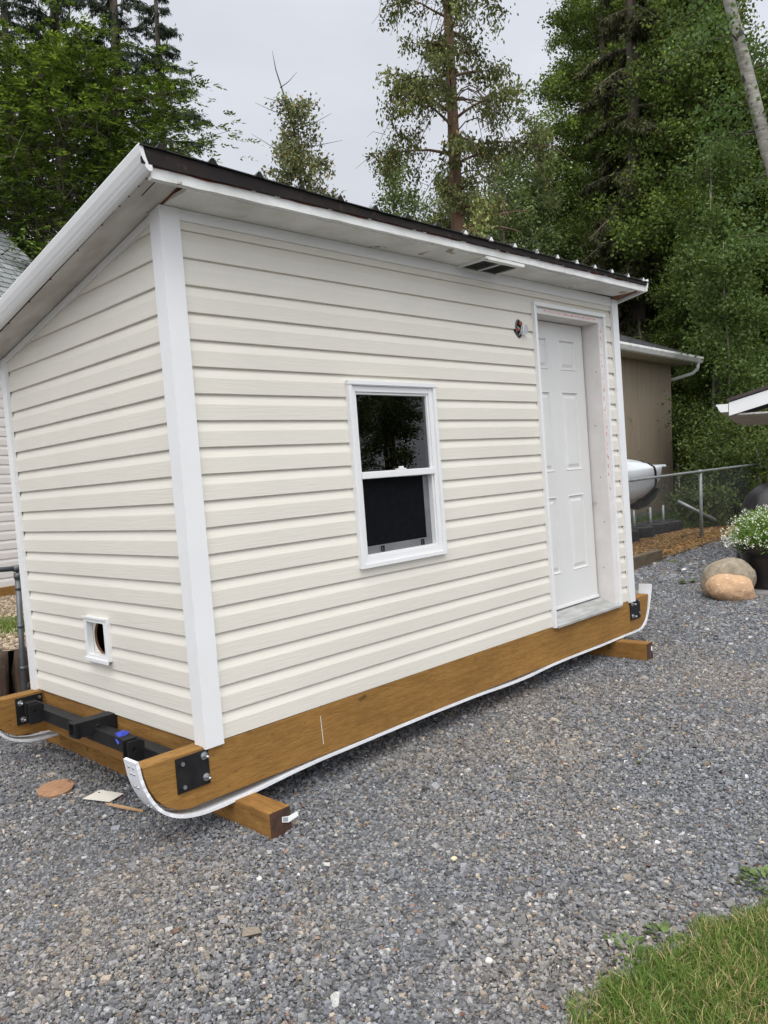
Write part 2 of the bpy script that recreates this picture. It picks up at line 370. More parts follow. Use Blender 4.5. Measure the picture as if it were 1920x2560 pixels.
fs += [(0, 1, 2, 3), (240, 241, 242, 243)]
mb.add(vs, fs); fascia = mb.build('fascia_board', M_white_old, shed)
# rusty, flaking seam between fascia board and flashing
vs = []; fs = []; K = 120
for i in range(K + 1):
    x = -.15 + 3.98 * i / K; h_ = max(0, noise.noise(Vector((x * 6, 0, 3)))) * .012
    vs += [(x, -.2285, 2.3005 - h_ + LZ(x)), (x, -.2285, 2.3045 + LZ(x)), (x, -.222, 2.3045 + LZ(x)), (x, -.222, 2.3005 - h_ + LZ(x))]
fs = [(i * 4 + j, i * 4 + (j + 1) % 4, i * 4 + 4 + (j + 1) % 4, i * 4 + 4 + j) for i in range(K) for j in range(4)]
mb = MB(); mb.add(vs, fs); mb.build('rust_streak', M_rust, fascia)
x = .3
while x < 3.8:
    l = rnd.uniform(.015, .06); mb = MB(); mb.prism([(-.2325, 2.3005), (-.2305, 2.297), (-.2305, 2.3075)], 'x', x, x + l, fn=lift); x += l + rnd.uniform(.03, .3)
    mb.build('paint_flake', M_white_old, fascia)
RB = lambda p: (p[0], p[1], p[2] - .19 * p[1])
# rake soffit
mb = MB(); mb.prism([(-.166, 2.2525), (-.001, 2.2525), (-.001, 2.266), (-.166, 2.266)], 'y', -.2035, 2.0, fn=RB)
rs = mb.build('soffit', M_rake_soffit, shed)
mb = MB(); mb.prism([(-.006, 2.2475), (.004, 2.2475), (.004, 2.2525), (-.006, 2.2525)], 'y', -.19, .0, fn=RB); 
mb.build('rust_streak', M_rust, rs)
for y in (-.16, -.10, -.02, .06, .22, .46, .76, 1.02, 1.3):
    mb = MB(); mb.tube([(-.150, y, 2.2530 - .19 * y), (-.150, y, 2.2485 - .19 * y)], .006, 7); mb.build('nail_head', M_rust, rs)
mb = MB(); mb.prism([(-.105, 2.2505), (-.102, 2.2505), (-.102, 2.2525), (-.105, 2.2525)], 'y', -.17, -.04, fn=RB); mb.prism([(-.155, 2.2505), (-.150, 2.2505), (-.150, 2.2525), (-.155, 2.2525)], 'y', .1, 1.9, fn=RB)
mb.build('soffit_crack', M_brown, rs)
# rake board : rolled metal profile
rp = [(-.214, 2.327), (-.217, 2.321), (-.211, 2.294), (-.201, 2.270), (-.190, 2.256), (-.197, 2.251), (-.187, 2.238), (-.178, 2.232), (-.165, 2.236), (-.165, 2.256), (-.18, 2.256), (-.19, 2.285), (-.200, 2.327)]
RK = lambda p: (p[0], p[1], p[2] - .182 * p[1])
mb = MB(); mb.prism(rp, 'y', -.242, 2.02, fn=RK); mb.build('rake_board', M_white, shed)
mb = MB(); mb.prism([(3.635 - x, z) for x, z in rp], 'y', -.242, 2.02, fn=RK); mb.build('rake_board', M_white, shed)
mb = MB(); mb.prism([(L_ + .001, 2.2525), (3.782, 2.2525), (3.782, 2.266), (L_ + .001, 2.266)], 'y', -.2, 2.0, fn=RB); mb.prism([(3.70, 2.2535), (3.783, 2.2535), (3.783, 2.266), (3.70, 2.266)], 'y', -.2025, .0, fn=RB)
mb.build('soffit', M_wood_orange, shed)
# dark flashing along the eave
mb = MB(); RT = lambda x: -.013 - .017 * max(0, min(1, (x + .1)))
pr = [(-.240, 2.302), (-.230, 2.3025), (-.228, 2.372), (-.240, 2.3725)]
xs = [-.206 + i * (3.86 + .206) / 80 for i in range(81)]; vs = []; fs = []
for i, x in enumerate(xs):
    for (y, z) in pr: vs.append((x, y + rnd.uniform(-.002, .002), z + rnd.uniform(-.002, .002) + (LZ(x) if z < 2.33 else RT(x) + .001)))
for i in range(80):
    for j in range(4): fs.append((i * 4 + j, i * 4 + (j + 1) % 4, (i + 1) * 4 + (j + 1) % 4, (i + 1) * 4 + j))
fs += [(0, 1, 2, 3), (320, 321, 322, 323)]
mb.add(vs, fs); mb.build('eave_flashing', M_brown, shed)
# ribbed metal roof
prof = [(-.213, 0), (.9, -.0)][:1]; ribx = []
for k in range(18):
    xr = -.125 + .2285 * k
    if xr < 3.85:
        ribx.append(xr); prof += [(xr - .022, 0), (xr - .006, .022), (xr + .006, .022), (xr + .022, 0)]
prof.append((3.858, 0))
mb = MB(); n = len(prof); vs = []
for (y, dz) in ((-.250, 0), (-.250, .004), (2.03, .004), (2.03, 0)):
    for (x, z) in prof: vs.append((x, y, 2.329 + z + dz - .19 * y + RT(x)))
fs = []
for a in range(4):
    b = (a + 1) % 4
    for i in range(n - 1): fs.append((a * n + i, a * n + i + 1, b * n + i + 1, b * n + i))
mb.add(vs, fs); pass
roof = mb.build('roof', M_rooftop, shed)
mb = MB(); mb.prism([(-.16, 2.268), (3.72, 2.268), (3.72, 2.296), (-.16, 2.296)], 'y', -.20, 2.0, fn=RB); mb.build('roof_deck', M_interior, shed)
for i, xr in enumerate(ribx):
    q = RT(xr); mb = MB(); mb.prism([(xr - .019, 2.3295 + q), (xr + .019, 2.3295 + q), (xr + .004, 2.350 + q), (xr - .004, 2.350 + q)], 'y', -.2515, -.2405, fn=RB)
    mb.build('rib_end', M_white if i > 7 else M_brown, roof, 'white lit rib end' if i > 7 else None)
# bits of debris lying along the roof edge
mb = MB()
for k in range(260):
    x = 1.7 + abs(rnd.gauss(0, 1)) * .8; 
    if x > 3.8: continue
    y = rnd.uniform(-.256, -.19); z = 2.304 - .19 * y; a = rnd.uniform(0, 6.28); l = rnd.uniform(.006, .03)
    mb.tube([(x, y, z), (x + l * math.cos(a), y + .01 * math.sin(a), z + rnd.uniform(0, .014))], rnd.uniform(.0008, .0025), 3, smooth=False)
tag(mb.build('roof_debris', mat('dry_needle_litter', (.06, .045, .03), (.12, .09, .06), 60, rough=1), roof), kind='stuff')

# window
def ring(mb, x0, x1, z0, z1, t, y0, y1, tb=None, b=.002):
    tb = tb or t
    mb.box(x0, x0 + t, y0, y1, z0, z1, b=b); mb.box(x1 - t, x1, y0, y1, z0, z1, b=b)
    mb.box(x0 + t, x1 - t, y0 + .0005, y1 - .0005, z0, z0 + tb, b=b); mb.box(x0 + t, x1 - t, y0 + .0005, y1 - .0005, z1 - t, z1, b=b)
mb = MB(); ring(mb, .962, 1.627, .617, 1.566, .022, -.024, .02)
mb.box(.958, 1.632, -.028, -.003, 1.548, 1.570, b=.002)
window = mb.build('window', M_white, shed)
mb = MB(); ring(mb, .984, 1.605, .639, 1.544, .030, -.012, .03); ring(mb, 1.0145, 1.5745, .6695, 1.5135, .012, -.003, .034); mb.build('window_frame', M_white, window)
mb = MB(); mb.box(1.0145, 1.5745, -.020, .012, 1.070, 1.106, b=.004); mb.build('meeting_rail', M_white, window)
mb = MB(); mb.box(1.27, 1.345, -.018, -.004, 1.1065, 1.113, b=.002); mb.box(1.295, 1.33, -.014, -.006, 1.113, 1.124, b=.003); mb.build('sash_latch', M_white, window)
def glass():
    m = bpy.data.materials.new('window_glass'); m.use_nodes = True; nt = m.node_tree; nt.nodes.clear(); N = nt.nodes.new; L = nt.links.new
    o = N('ShaderNodeOutputMaterial'); t = N('ShaderNodeBsdfTransparent'); t.inputs[0].default_value = (.75, .78, .76, 1); g = N('ShaderNodeBsdfGlossy'); g.inputs['Roughness'].default_value = .01
    f = N('ShaderNodeFresnel'); f.inputs[0].default_value = 1.75; x = N('ShaderNodeMixShader'); L(f.outputs[0], x.inputs[0]); L(t.outputs[0], x.inputs[1]); L(g.outputs[0], x.inputs[2]); L(x.outputs[0], o.inputs[0]); return m
M_glass = glass()
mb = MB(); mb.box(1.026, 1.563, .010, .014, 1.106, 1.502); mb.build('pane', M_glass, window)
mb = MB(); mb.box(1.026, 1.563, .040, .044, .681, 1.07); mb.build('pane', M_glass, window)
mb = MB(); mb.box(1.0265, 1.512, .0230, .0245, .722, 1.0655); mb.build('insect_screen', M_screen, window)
mb = MB(); mb.box(1.0265, 1.530, .020, .030, .682, .722, b=.001); mb.box(1.512, 1.530, .020, .030, .722, 1.0655, b=.001); mb.box(1.530, 1.5625, .026, .036, .682, 1.0655, b=.002); mb.build('screen_frame', M_greyframe, window)
for x in (1.145, 1.46):
    mb = MB(); 
    for (a, b, c, d) in ((x, x + .0035, .690, .716), (x + .017, x + .0205, .690, .716), (x, x + .0205, .6865, .690), (x + .0035, x + .017, .7125, .716)): mb.box(a, b, .013, .0195, c, d)
    mb.build('screen_clip', M_black, window)
mb = MB(); mb.box(1.566, 1.60, .085, .125, .66, 1.53); mb.box(.99, 1.0145, .034, .13, .66, 1.53); mb.box(.99, 1.60, .034, .13, 1.53, 1.55); mb.build('window_reveal', M_wood, window)
mb = MB(); mb.box(1.564, 1.60, .0345, .0845, .66, 1.50); mb.build('inner_jamb', M_white, window)

# door
mb = MB()
mb.box(2.668, 2.693, -.022, .01, -.008, 2.110, b=.002); mb.box(3.560, 3.585, -.022, .01, -.008, 2.110, b=.002)
mb.box(2.668, 3.592, -.024, .01, 2.1105, 2.137, b=.002); mb.box(2.640, 2.650, 0, 0.001, 0, .001)
door_frame = mb.build('door_trim', M_white, shed)
mb = MB()
mb.box(2.6935, 2.700, -.004, .16, .002, 2.10); mb.box(3.506, 3.5595, -.004, .16, .002, 2.10); mb.box(2.700, 3.506, -.004, .16, 2.067, 2.10)
mb.box(3.494, 3.506, .165, .18, .07, 2.067)
jamb = mb.build('door_jamb', M_jamb, shed)
for (x, z) in ((3.505, 1.72), (3.505, 1.33), (3.505, .95), (3.505, .62), (3.505, .28)):
    mb = MB(); yy = .05 + rnd.uniform(-.02, .03); mb.tube([(x - .0005, yy, z), (x + .002, yy, z)], .004, 6); mb.build('nail_hole', M_dark, jamb)
# broken red print on the jamb face
mb = MB(); z = .35
while z < 2.02:
    l = rnd.uniform(.008, .05)
    if z > 1.0 or rnd.random() < .35:
        for q in range(rnd.randint(1, 3)):
            x = 3.525 + rnd.uniform(-.006, .012); mb.box(x, x + rnd.uniform(.003, .010), -.0052, -.0045, z + q * .006, z + q * .006 + l * rnd.uniform(.3, .9))
    z += l + rnd.uniform(.004, .03)
x = 2.80
while x < 3.45:
    l = rnd.uniform(.01, .04); mb.box(x, x + l, -.0052, -.0045, 2.085 + rnd.uniform(-.005, .002), 2.09 + rnd.uniform(0, .004)); x += l + rnd.uniform(.004, .02)
mb.build('red_print', M_red, jamb)
def panel_door():
    x0, x1, y, z0, z1 = 2.703, 3.494, .128, .075, 2.062
    xs = sorted({x0, 2.80, 3.02, 3.168, 3.386, x1}); cols = [(2.80, 3.02), (3.168, 3.386)]; rows = [(.304, .845), (1.018, 1.581), (1.731, 1.948)]
    mb = MB(); zc = [z0] + [q for r in rows for q in r] + [z1]; xc = [x0, 2.80, 3.02, 3.168, 3.386, x1]
    for i in range(5):
        for j in range(7):
            if i % 2 == 1 and j % 2 == 1:
                a, b, c, d = xc[i], xc[i + 1], zc[j], zc[j + 1]
                lv = [(0, 0), (.006, -.004), (.014, .009), (.026, .009), (.045, .002), (.047, .001)]
                vs = []
                for (o, dy) in lv: vs += [(a + o, y + dy, c + o), (b - o, y + dy, c + o), (b - o, y + dy, d - o), (a + o, y + dy, d - o)]
                fs = [(k * 4 + q, k * 4 + (q + 1) % 4, k * 4 + 4 + (q + 1) % 4, k * 4 + 4 + q) for k in range(5) for q in range(4)] + [(20, 21, 22, 23)]
                mb.add(vs, fs)
            else: mb.add([(xc[i], y, zc[j]), (xc[i + 1], y, zc[j]), (xc[i + 1], y, zc[j + 1]), (xc[i], y, zc[j + 1])], [(0, 1, 2, 3)])
    mb.box(x0, x1, y + .012, y + .05, z0, z1)
    return mb
door = panel_door().build('door', M_door, shed)
mb = MB(); mb.box(2.703, 3.494, .118, .127, .062, .082, b=.002); mb.build('door_sweep', M_white, door)
mb = MB(); mb.box(2.70, 3.506, .150, .158, .03, 2.067); mb.build('door_gap', M_dark, shed)
mb = MB(); mb.prism([(-.030, -.012), (-.030, .002), (-.012, .010), (.02, .014), (.11, .052), (.16, .058), (.16, -.0), (-.02, -.012)], 'x', 2.6945, 3.5585)
mb.prism([(-.008, .0115), (-.002, .0150), (.004, .0130)], 'x', 2.6945, 3.5585); mb.build('door_sill', M_sill, shed)

# open junction box for the wall lamp
mb = MB(); n = 20; vs = []; jx, jz = 2.505, 1.948
pts = [(jx + .038 * math.cos(t), jz + .060 * math.sin(t)) for t in [2 * math.pi * k / n for k in range(n)]]
mb.prism(pts, 'y', -.0025, .012); jb = mb.build('junction_box', M_black, shed)
mb = MB(); mb.tube([(jx + .034 * math.cos(t), -.003, jz + .056 * math.sin(t)) for t in [2 * math.pi * k / 24 for k in range(25)]], .003, 6); mb.build('box_rim', M_greyframe, jb)
mb = MB(); mb.box(jx - .003, jx + .030, -.012, -.003, jz + .022, jz + .045, b=.003); mb.build('orange_clip', M_orange, jb)
mb = MB(); mb.box(jx - .032, jx - .010, -.012, -.003, jz - .018, jz + .002, b=.003); mb.build('orange_clip', M_orange, jb)
mb = MB()
for (a, b, s) in ((.02, .045, 1), (-.01, .03, -1)):
    c = (jx + .022 * s + .012, jz - .014); mb.tube([(c[0] + a0 * math.cos(t), -.018 - .02 * math.sin(t / 2), c[1] + .04 * math.sin(t)) for a0 in (.036,) for t in [2 * math.pi * k / 20 for k in range(21)]], .0022, 6)
    break
mb.tube([(jx - .01, -.006, jz - .045), (jx + .0, -.02, jz - .015), (jx + .018, -.01, jz + .02)], .002, 5); mb.tube([(jx + .012, -.006, jz - .04), (jx - .008, -.016, jz - .005), (jx - .022, -.006, jz + .012)], .0015, 5)
mb.build('wire', M_white, jb)
mb = MB(); vs = [(jx + .012, -.010, jz - .040), (jx + .048, -.030, jz - .032), (jx + .060, -.034, jz + .004), (jx + .042, -.026, jz + .022), (jx + .014, -.012, jz + .012)]
mb.add(vs, [(0, 1, 2, 3, 4)]); mb.add([(v[0], v[1] - .001, v[2]) for v in vs], [(0, 1, 2, 3, 4)]); mb.build('clear_cap', mat('cloudy_plastic', (.42, .44, .43), (.30, .31, .31), 30, rough=.3), jb)

# small square pass-through in the side wall
mb = MB()
y0, y1, z0, z1 = .795, 1.035, .268, .482
for (a, b, c, d) in ((y0, y0 + .026, z0, z1), (y1 - .026, y1, z0, z1)): mb.box(-.022, .012, a, b, c, d, b=.002)
for (c, d) in ((z0, z0 + .024), (z1 - .026, z1)): mb.box(-.0215, .0115, y0 + .026, y1 - .026, c, d, b=.002)
mb.box(-.030, -.0222, y0 - .004, y1 + .004, z0 - .012, z0 + .008, b=.002); mb.box(-.027, -.0222, y0 - .003, y1 + .003, z1 - .008, z1 + .004, b=.0015)
vent = mb.build('wall_opening_frame', M_white, shed)
mb = MB(); cy, cz, R_ = (y0 + y1) / 2, (z0 + z1) / 2 + .0, .083; n = 40
vs = []; 
for k in range(n):
    t = 2 * math.pi * k / n; c, s = math.cos(t), math.sin(t); q = .094 / max(abs(c), abs(s)); q2 = min(q, .2)
    vs.append((.0125, cy + q2 * c, cz + q2 * s * .88)); vs.append((.0125, cy + R_ * c, cz + R_ * s)); vs.append((.06, cy + R_ * c, cz + R_ * s))
fs = []
for k in range(n):
    a = 3 * k; b = 3 * ((k + 1) % n); fs += [(a, b, b + 1, a + 1)]
mb.add(vs, fs); mb.build('backing_panel', M_siding, vent)
mb = MB(); vs = []; fs = []
for k in range(n):
    t = 2 * math.pi * k / n; c, s = math.cos(t), math.sin(t); vs += [(.0127, cy + R_ * c, cz + R_ * s), (.026, cy + R_ * c, cz + R_ * s)]
for k in range(n): a = 2 * k; b = 2 * ((k + 1) % n); fs.append((a, b, b + 1, a + 1))
mb.add(vs, fs); mb.build('cut_hole_edge', M_wood_orange, vent)

# runners, floor joists
nose = [(-.300, -.004), (-.292, -.05), (-.276, -.10), (-.250, -.15), (-.212, -.193), (-.16, -.224), (-.10, -.238)]
tail = [(3.84, -.238), (3.90, -.225), (3.96, -.185), (4.00, -.12), (4.025, -.05), (4.035, .004)]
def runner(y0, y1):
    mb = MB(); mb.prism([(x, z) for x, z in nose + tail], 'y', y0, y1); o = mb.build('runner', M_wood, shed)
    md = o.modifiers.new('b', 'BEVEL'); md.width = .003; md.segments = 2; return o
r1 = runner(.0, .089); r2 = runner(1.725, 1.814)
mb = MB(); mb.add([(.628, -.0012, -.045), (.631, -.0012, -.045), (.637, -.0012, -.185), (.634, -.0012, -.185)], [(0, 1, 2, 3)]); mb.build('chalk_line', M_label, r1)
strip = [(-.318, .026), (-.312, -.01), (-.303, -.06), (-.286, -.11), (-.260, -.16), (-.222, -.207), (-.168, -.242), (-.10, -.264), (-.02, -.274), (.10, -.274), (.22, -.270), (.34, -.262), (.6, -.249), (.94, -.246), (1.25, -.243), (1.6, -.243), (1.9, -.247), (2.13, -.255), (2.38, -.255), (2.64, -.244), (2.95, -.243), (3.3, -.246), (3.6, -.243), (3.82, -.243), (3.905, -.232), (3.97, -.19), (4.012, -.125), (4.045, -.05), (4.07, .02), (4.083, .075)]
def smooth_path(P, k=4):
    o = []
    for i in range(len(P) - 1):
        p0 = P[max(i - 1, 0)]; p1 = P[i]; p2 = P[i + 1]; p3 = P[min(i + 2, len(P) - 1)]
        for j in range(k):
            t = j / k; o.append(tuple(.5 * (2 * p1[d] + (p2[d] - p0[d]) * t + (2 * p0[d] - 5 * p1[d] + 4 * p2[d] - p3[d]) * t * t + (3 * p1[d] - p0[d] - 3 * p2[d] + p3[d]) * t ** 3) for d in range(2)))
    o.append(P[-1]); return o
def skid(y0, y1, seed):
    P = smooth_path(strip); n = len(P); vs = []; rn = random.Random(seed)
    for i, (x, z) in enumerate(P):
        a = P[max(i - 1, 0)]; b = P[min(i + 1, n - 1)]; tx, tz = b[0] - a[0], b[1] - a[1]; l = math.hypot(tx, tz); nx, nz = tz / l, -tx / l   # outward
        j = rn.uniform(-.0015, .0015)
        for (yy, o) in ((y0, 0), (y1, 0), (y1, .0135), (y0, .0135)): vs.append((x + nx * (o - .004), yy + j, z + nz * (o - .004)))
    fs = [(i * 4 + j, i * 4 + (j + 1) % 4, (i + 1) * 4 + (j + 1) % 4, (i + 1) * 4 + j) for i in range(n - 1) for j in range(4)] + [(0, 1, 2, 3), tuple(4 * (n - 1) + q for q in range(4))]
    mb = MB(); mb.add(vs, fs); return mb.build('skid_strip', M_plastic, shed)
s1 = skid(-.006, .096, 1); s2 = skid(1.719, 1.822, 2)
for so, yb in ((s1, .0), (s2, 1.72)):
    for (i, x, z) in ((0, -.3185, .0), (1, -.3150, -.028), (2, -.3035, -.085), (3, -.254, -.182)):
        for dy in ((.030, .055) if i else (.025, .06)):
            mb = MB(); mb.tube([(x + .006, yb + dy, z), (x - .0085, yb + dy, z - .002)], .0046, 7); mb.build('screw', M_steel, so)
mb = MB(); mb.box(.012, .05, .0895, 1.7245, -.235, -.004); mb.box(3.73, 3.768, .0895, 1.7245, -.235, -.004)
for k in range(8): mb.box(.45 + k * .40, .488 + k * .40, .0895, 1.7245, -.235, -.004)
mb.build('floor_joist', M_woody, shed)
mb = MB(); mb.box(.02, 3.755, .02, 1.795, -.0038, .0); mb.build('floor', M_interior, shed)

def bolt(parent, x, y, z, s, big):
    """bolt on a face that looks along s (unit y direction)"""
    mb = MB(); 
    if big: mb.tube([(x, y, z), (x, y + s * .003, z)], .0165, 20, smooth=False)
    mb.tube([(x, y + s * .002, z), (x, y + s * (.014 if big else .009), z)], .0105 if big else .009, 6, smooth=False)
    if big: mb.tube([(x, y + s * .014, z), (x, y + s * .034, z)], .0055, 10)
    mb.build('bolt', M_steel, parent)
def plate(x0, x1, y0, y1, z0, z1, bolts, s):
    mb = MB(); mb.box(x0, x1, y0, y1, z0, z1, b=.0015); p = mb.build('steel_plate', M_black, shed)
    yy = y0 if s < 0 else y1
    for (x, z, b) in bolts: bolt(p, x, yy, z, s, b)
    return p
plate(-.155, .000, -.0075, -.0005, -.160, -.014, [(-.127, -.040, 0), (-.022, -.036, 1), (-.126, -.137, 0), (-.020, -.128, 1)], -1)
plate(3.722, 3.876, -.0075, -.0005, -.152, -.010, [(3.752, -.030, 1), (3.850, -.018, 0), (3.752, -.122, 1), (3.852, -.112, 0)], -1)
plate(-.150, .000, 1.7175, 1.7245, -.168, -.016, [(-.124, -.045, 1), (-.018, -.034, 0), (-.116, -.140, 1)], -1)
plate(-.155, .000, .0895, .0965, -.160, -.014, [], 1)
mb = MB(); mb.box(-.112, -.047, .097, 1.717, -.105, -.040, b=.004); bar = mb.build('hitch_bar', M_black, shed)
mb = MB()
a, b, c, d = .825, .900, -.066, .006
for (p, q, r, s) in ((a, a + .009, c, d), (b - .009, b, c, d), (a + .009, b - .009, c, c + .009), (a + .009, b - .009, d - .009, d)): mb.box(-.205, .008, p, q, r, s, b=.001)
mb.box(-.190, -.180, a - .0, b, c - .006, d + .0)
rc = mb.build('receiver_tube', M_black, bar)
mb = MB(); mb.tube([(-.09, a - .0008, -.03), (-.09, a + .001, -.03)], .009, 12); mb.build('pin_hole', M_dark, bar)
for yy in (.350, 1.445):
    for dy in (0, .045):
        mb = MB(); n = 14; hole = [(-.150 + .009 * math.cos(2 * math.pi * k / n), -.040 + .009 * math.sin(2 * math.pi * k / n)) for k in range(n)]
        ou = []
        for k in range(n):
            c_, s_ = math.cos(2 * math.pi * k / n), math.sin(2 * math.pi * k / n); q = min(.05 / max(abs(c_), 1e-6), .038 / max(abs(s_), 1e-6)); ou.append((-.150 + max(-.030, q * c_), -.040 + q * s_ - (.03 if s_ < 0 else 0)))
        vs = [(x, yy + dy + t, z) for t in (0, .007) for (x, z) in hole] + [(x, yy + dy + t, z) for t in (0, .007) for (x, z) in ou]
        fs = []
        for k in range(n):
            j = (k + 1) % n; fs += [(k, j, 2 * n + j, 2 * n + k), (n + k, n + j, 3 * n + j, 3 * n + k), (k, j, n + j, n + k), (2 * n + k, 2 * n + j, 3 * n + j, 3 * n + k)]
        mb.add(vs, fs); mb.build('clevis_plate', M_black, bar)

def W(x, y, z): return T @ Vector((x, y, z))
# blue scrap on the bar, a few wood chips
bm_ = MB(); bx, by, bz = -.085, .60, -.0395
bm_.add([(bx - .030, by + .00, bz - .012), (bx - .005, by + .045, bz + .004), (bx + .028, by + .03, bz + .012), (bx + .034, by - .02, bz + .010), (bx, by - .012, bz + .018), (bx - .034, by - .03, bz - .030)], [(0, 1, 4), (1, 2, 4), (2, 3, 4), (3, 5, 4), (5, 0, 4)])
o = bm_.build('plastic_scrap', M_blue); o.matrix_world = T.to_4x4(); tag(o, 'scrap of bright blue plastic lying on the black hitch bar', 'scrap')
for p in o.data.polygons: pass
md = o.modifiers.new('s', 'SOLIDIFY'); md.thickness = .001

# supporting timbers
def timber(x0, x1, y0, y1, z0, z1, rz, label, seed):
    t = empty('support_timber', W((x0 + x1) / 2, y0, z0), label, 'timber', 'timbers under the shed runners')
    t.rotation_euler = (T.to_4x4() @ Matrix.Rotation(rz, 4, 'Z')).to_euler()
    w = (x1 - x0) / 2
    mb = MB(); mb.box(-w, w, .0015, y1 - y0, 0, z1 - z0, b=.004); b = mb.build('beam', M_woody, t)
    mb = MB(); mb.box(-w + .001, w - .001, -.001, .001, .001, z1 - z0 - .001); e = mb.build('end_grain', M_wood_end, t)
    return t
tb1 = timber(.112, .220, -.250, 2.05, -.392, -.2765, 0, 'brown square timber under the near end of the shed with a white paper tag', 1)
mb = MB(); mb.add([(.005, -.0035, .060), (.034, -.010, .052), (.072, -.030, .072), (.070, -.028, .092), (.036, -.009, .078), (.006, -.003, .083)], [(0, 1, 4, 5), (1, 2, 3, 4)])
tg = mb.build('paper_tag', M_label, tb1)
mb = MB(); mb.add([(.0085, -.0052, .063), (.030, -.0105, .058), (.032, -.0100, .075), (.0095, -.0052, .080)], [(0, 1, 2, 3)]); mb.build('tag_print', M_print, tg)
tb2 = timber(3.49, 3.585, -.235, 2.05, -.400, -.262, math.radians(2), 'brown square timber under the door end of the shed', 2)
mb = MB(); mb.add([(.015, -.003, .085), (.028, -.006, .07), (.034, -.006, .10), (.02, -.003, .115)], [(0, 1, 2, 3)]); mb.build('paper_tag', M_label, tb2)

# ================================================================ GROUND
rng = np.random.default_rng(7)
def grid_sheet(name, xs, ys, dz, m, bumpa=0.0, mask=None):
    X, Y = np.meshgrid(xs, ys, indexing='ij'); Z = gza(X, Y) + dz
    if bumpa: Z = Z + bumpa * (np.sin(X * 3.1 + Y * 1.7) + np.sin(X * 1.3 - Y * 2.9 + 1) + np.sin(X * 6.3 + Y * 5.1 + 2) * .4)
    v = np.stack([X, Y, Z], -1).reshape(-1, 3); nx, ny = len(xs), len(ys)
    I, J = np.meshgrid(np.arange(nx - 1), np.arange(ny - 1), indexing='ij'); a = (I * ny + J).ravel()
    f = np.stack([a, a + ny, a + ny + 1, a + 1], 1)
    if mask is not None:
        c = v[f].mean(1); f = f[mask(c[:, 0], c[:, 1])]
    return np_mesh(name, v, f, m, smooth=True)
M_forest = mat('forest_floor', (.055, .045, .028), (.03, .04, .015), 1.2, rough=.95, bump=.8, bscale=14)
far = np.concatenate([[-400, -120, -50], np.arange(-20, 31, 1.0), [45, 90, 200, 600]])
tag(grid_sheet('ground', far, far, -.03, M_forest), kind='structure')

def gravel_mat(name, dark, mid, light, tan, scale=70):
    m = bpy.data.materials.new(name); m.use_nodes = True
    nt = m.node_tree; P = nt.nodes['Principled BSDF']; N = nt.nodes.new; L = nt.links.new; P.inputs['Roughness'].default_value = .9; P.inputs['Specular IOR Level'].default_value = .25
    tc = N('ShaderNodeTexCoord'); v = N('ShaderNodeTexVoronoi'); v.inputs['Scale'].default_value = scale; L(tc.outputs['Object'], v.inputs['Vector'])
    sp = N('ShaderNodeSeparateColor'); L(v.outputs['Color'], sp.inputs[0])
    r = N('ShaderNodeValToRGB'); e = r.color_ramp.elements; e[0].color = (*dark, 1); e[1].color = (*light, 1); e[1].position = 1; q = e.new(.5); q.color = (*mid, 1); q = e.new(.86); q.color = (*mid, 1); L(sp.outputs[0], r.inputs[0])
    n = N('ShaderNodeTexNoise'); n.inputs['Scale'].default_value = 1.1; n.inputs['Detail'].default_value = 5; L(tc.outputs['Object'], n.inputs['Vector'])
    mr = N('ShaderNodeMapRange'); mr.inputs[1].default_value = .48; mr.inputs[2].default_value = .72; mr.inputs[4].default_value = .7; L(n.outputs['Fac'], mr.inputs[0])
    mx = N('ShaderNodeMixRGB'); L(mr.outputs[0], mx.inputs[0]); L(r.outputs[0], mx.inputs[1]); mx.inputs[2].default_value = (*tan, 1); L(mx.outputs[0], P.inputs['Base Color'])
    b = N('ShaderNodeBump'); b.inputs['Strength'].default_value = 1; b.inputs['Distance'].default_value = .012; L(v.outputs['Distance'], b.inputs['Height']); b.invert = True; L(b.outputs[0], P.inputs['Normal'])
    return m
M_gravel = gravel_mat('crushed_gravel_bed', (.055, .055, .055), (.13, .13, .134), (.30, .30, .30), (.18, .155, .13))
# driveway outline: far edge follows the timber edging line
def driveway(x, y):
    lim = np.where(x < 5.5, 3.05, 2.05 + (x - 7.5) * .07)
    return (y < lim) & (x < 13.0) & (x > -9) & (y > -9)
tag(grid_sheet('driveway', np.arange(-9, 13.01, .25), np.arange(-9, 3.3, .25), .0, M_gravel, 0, driveway), kind='structure')

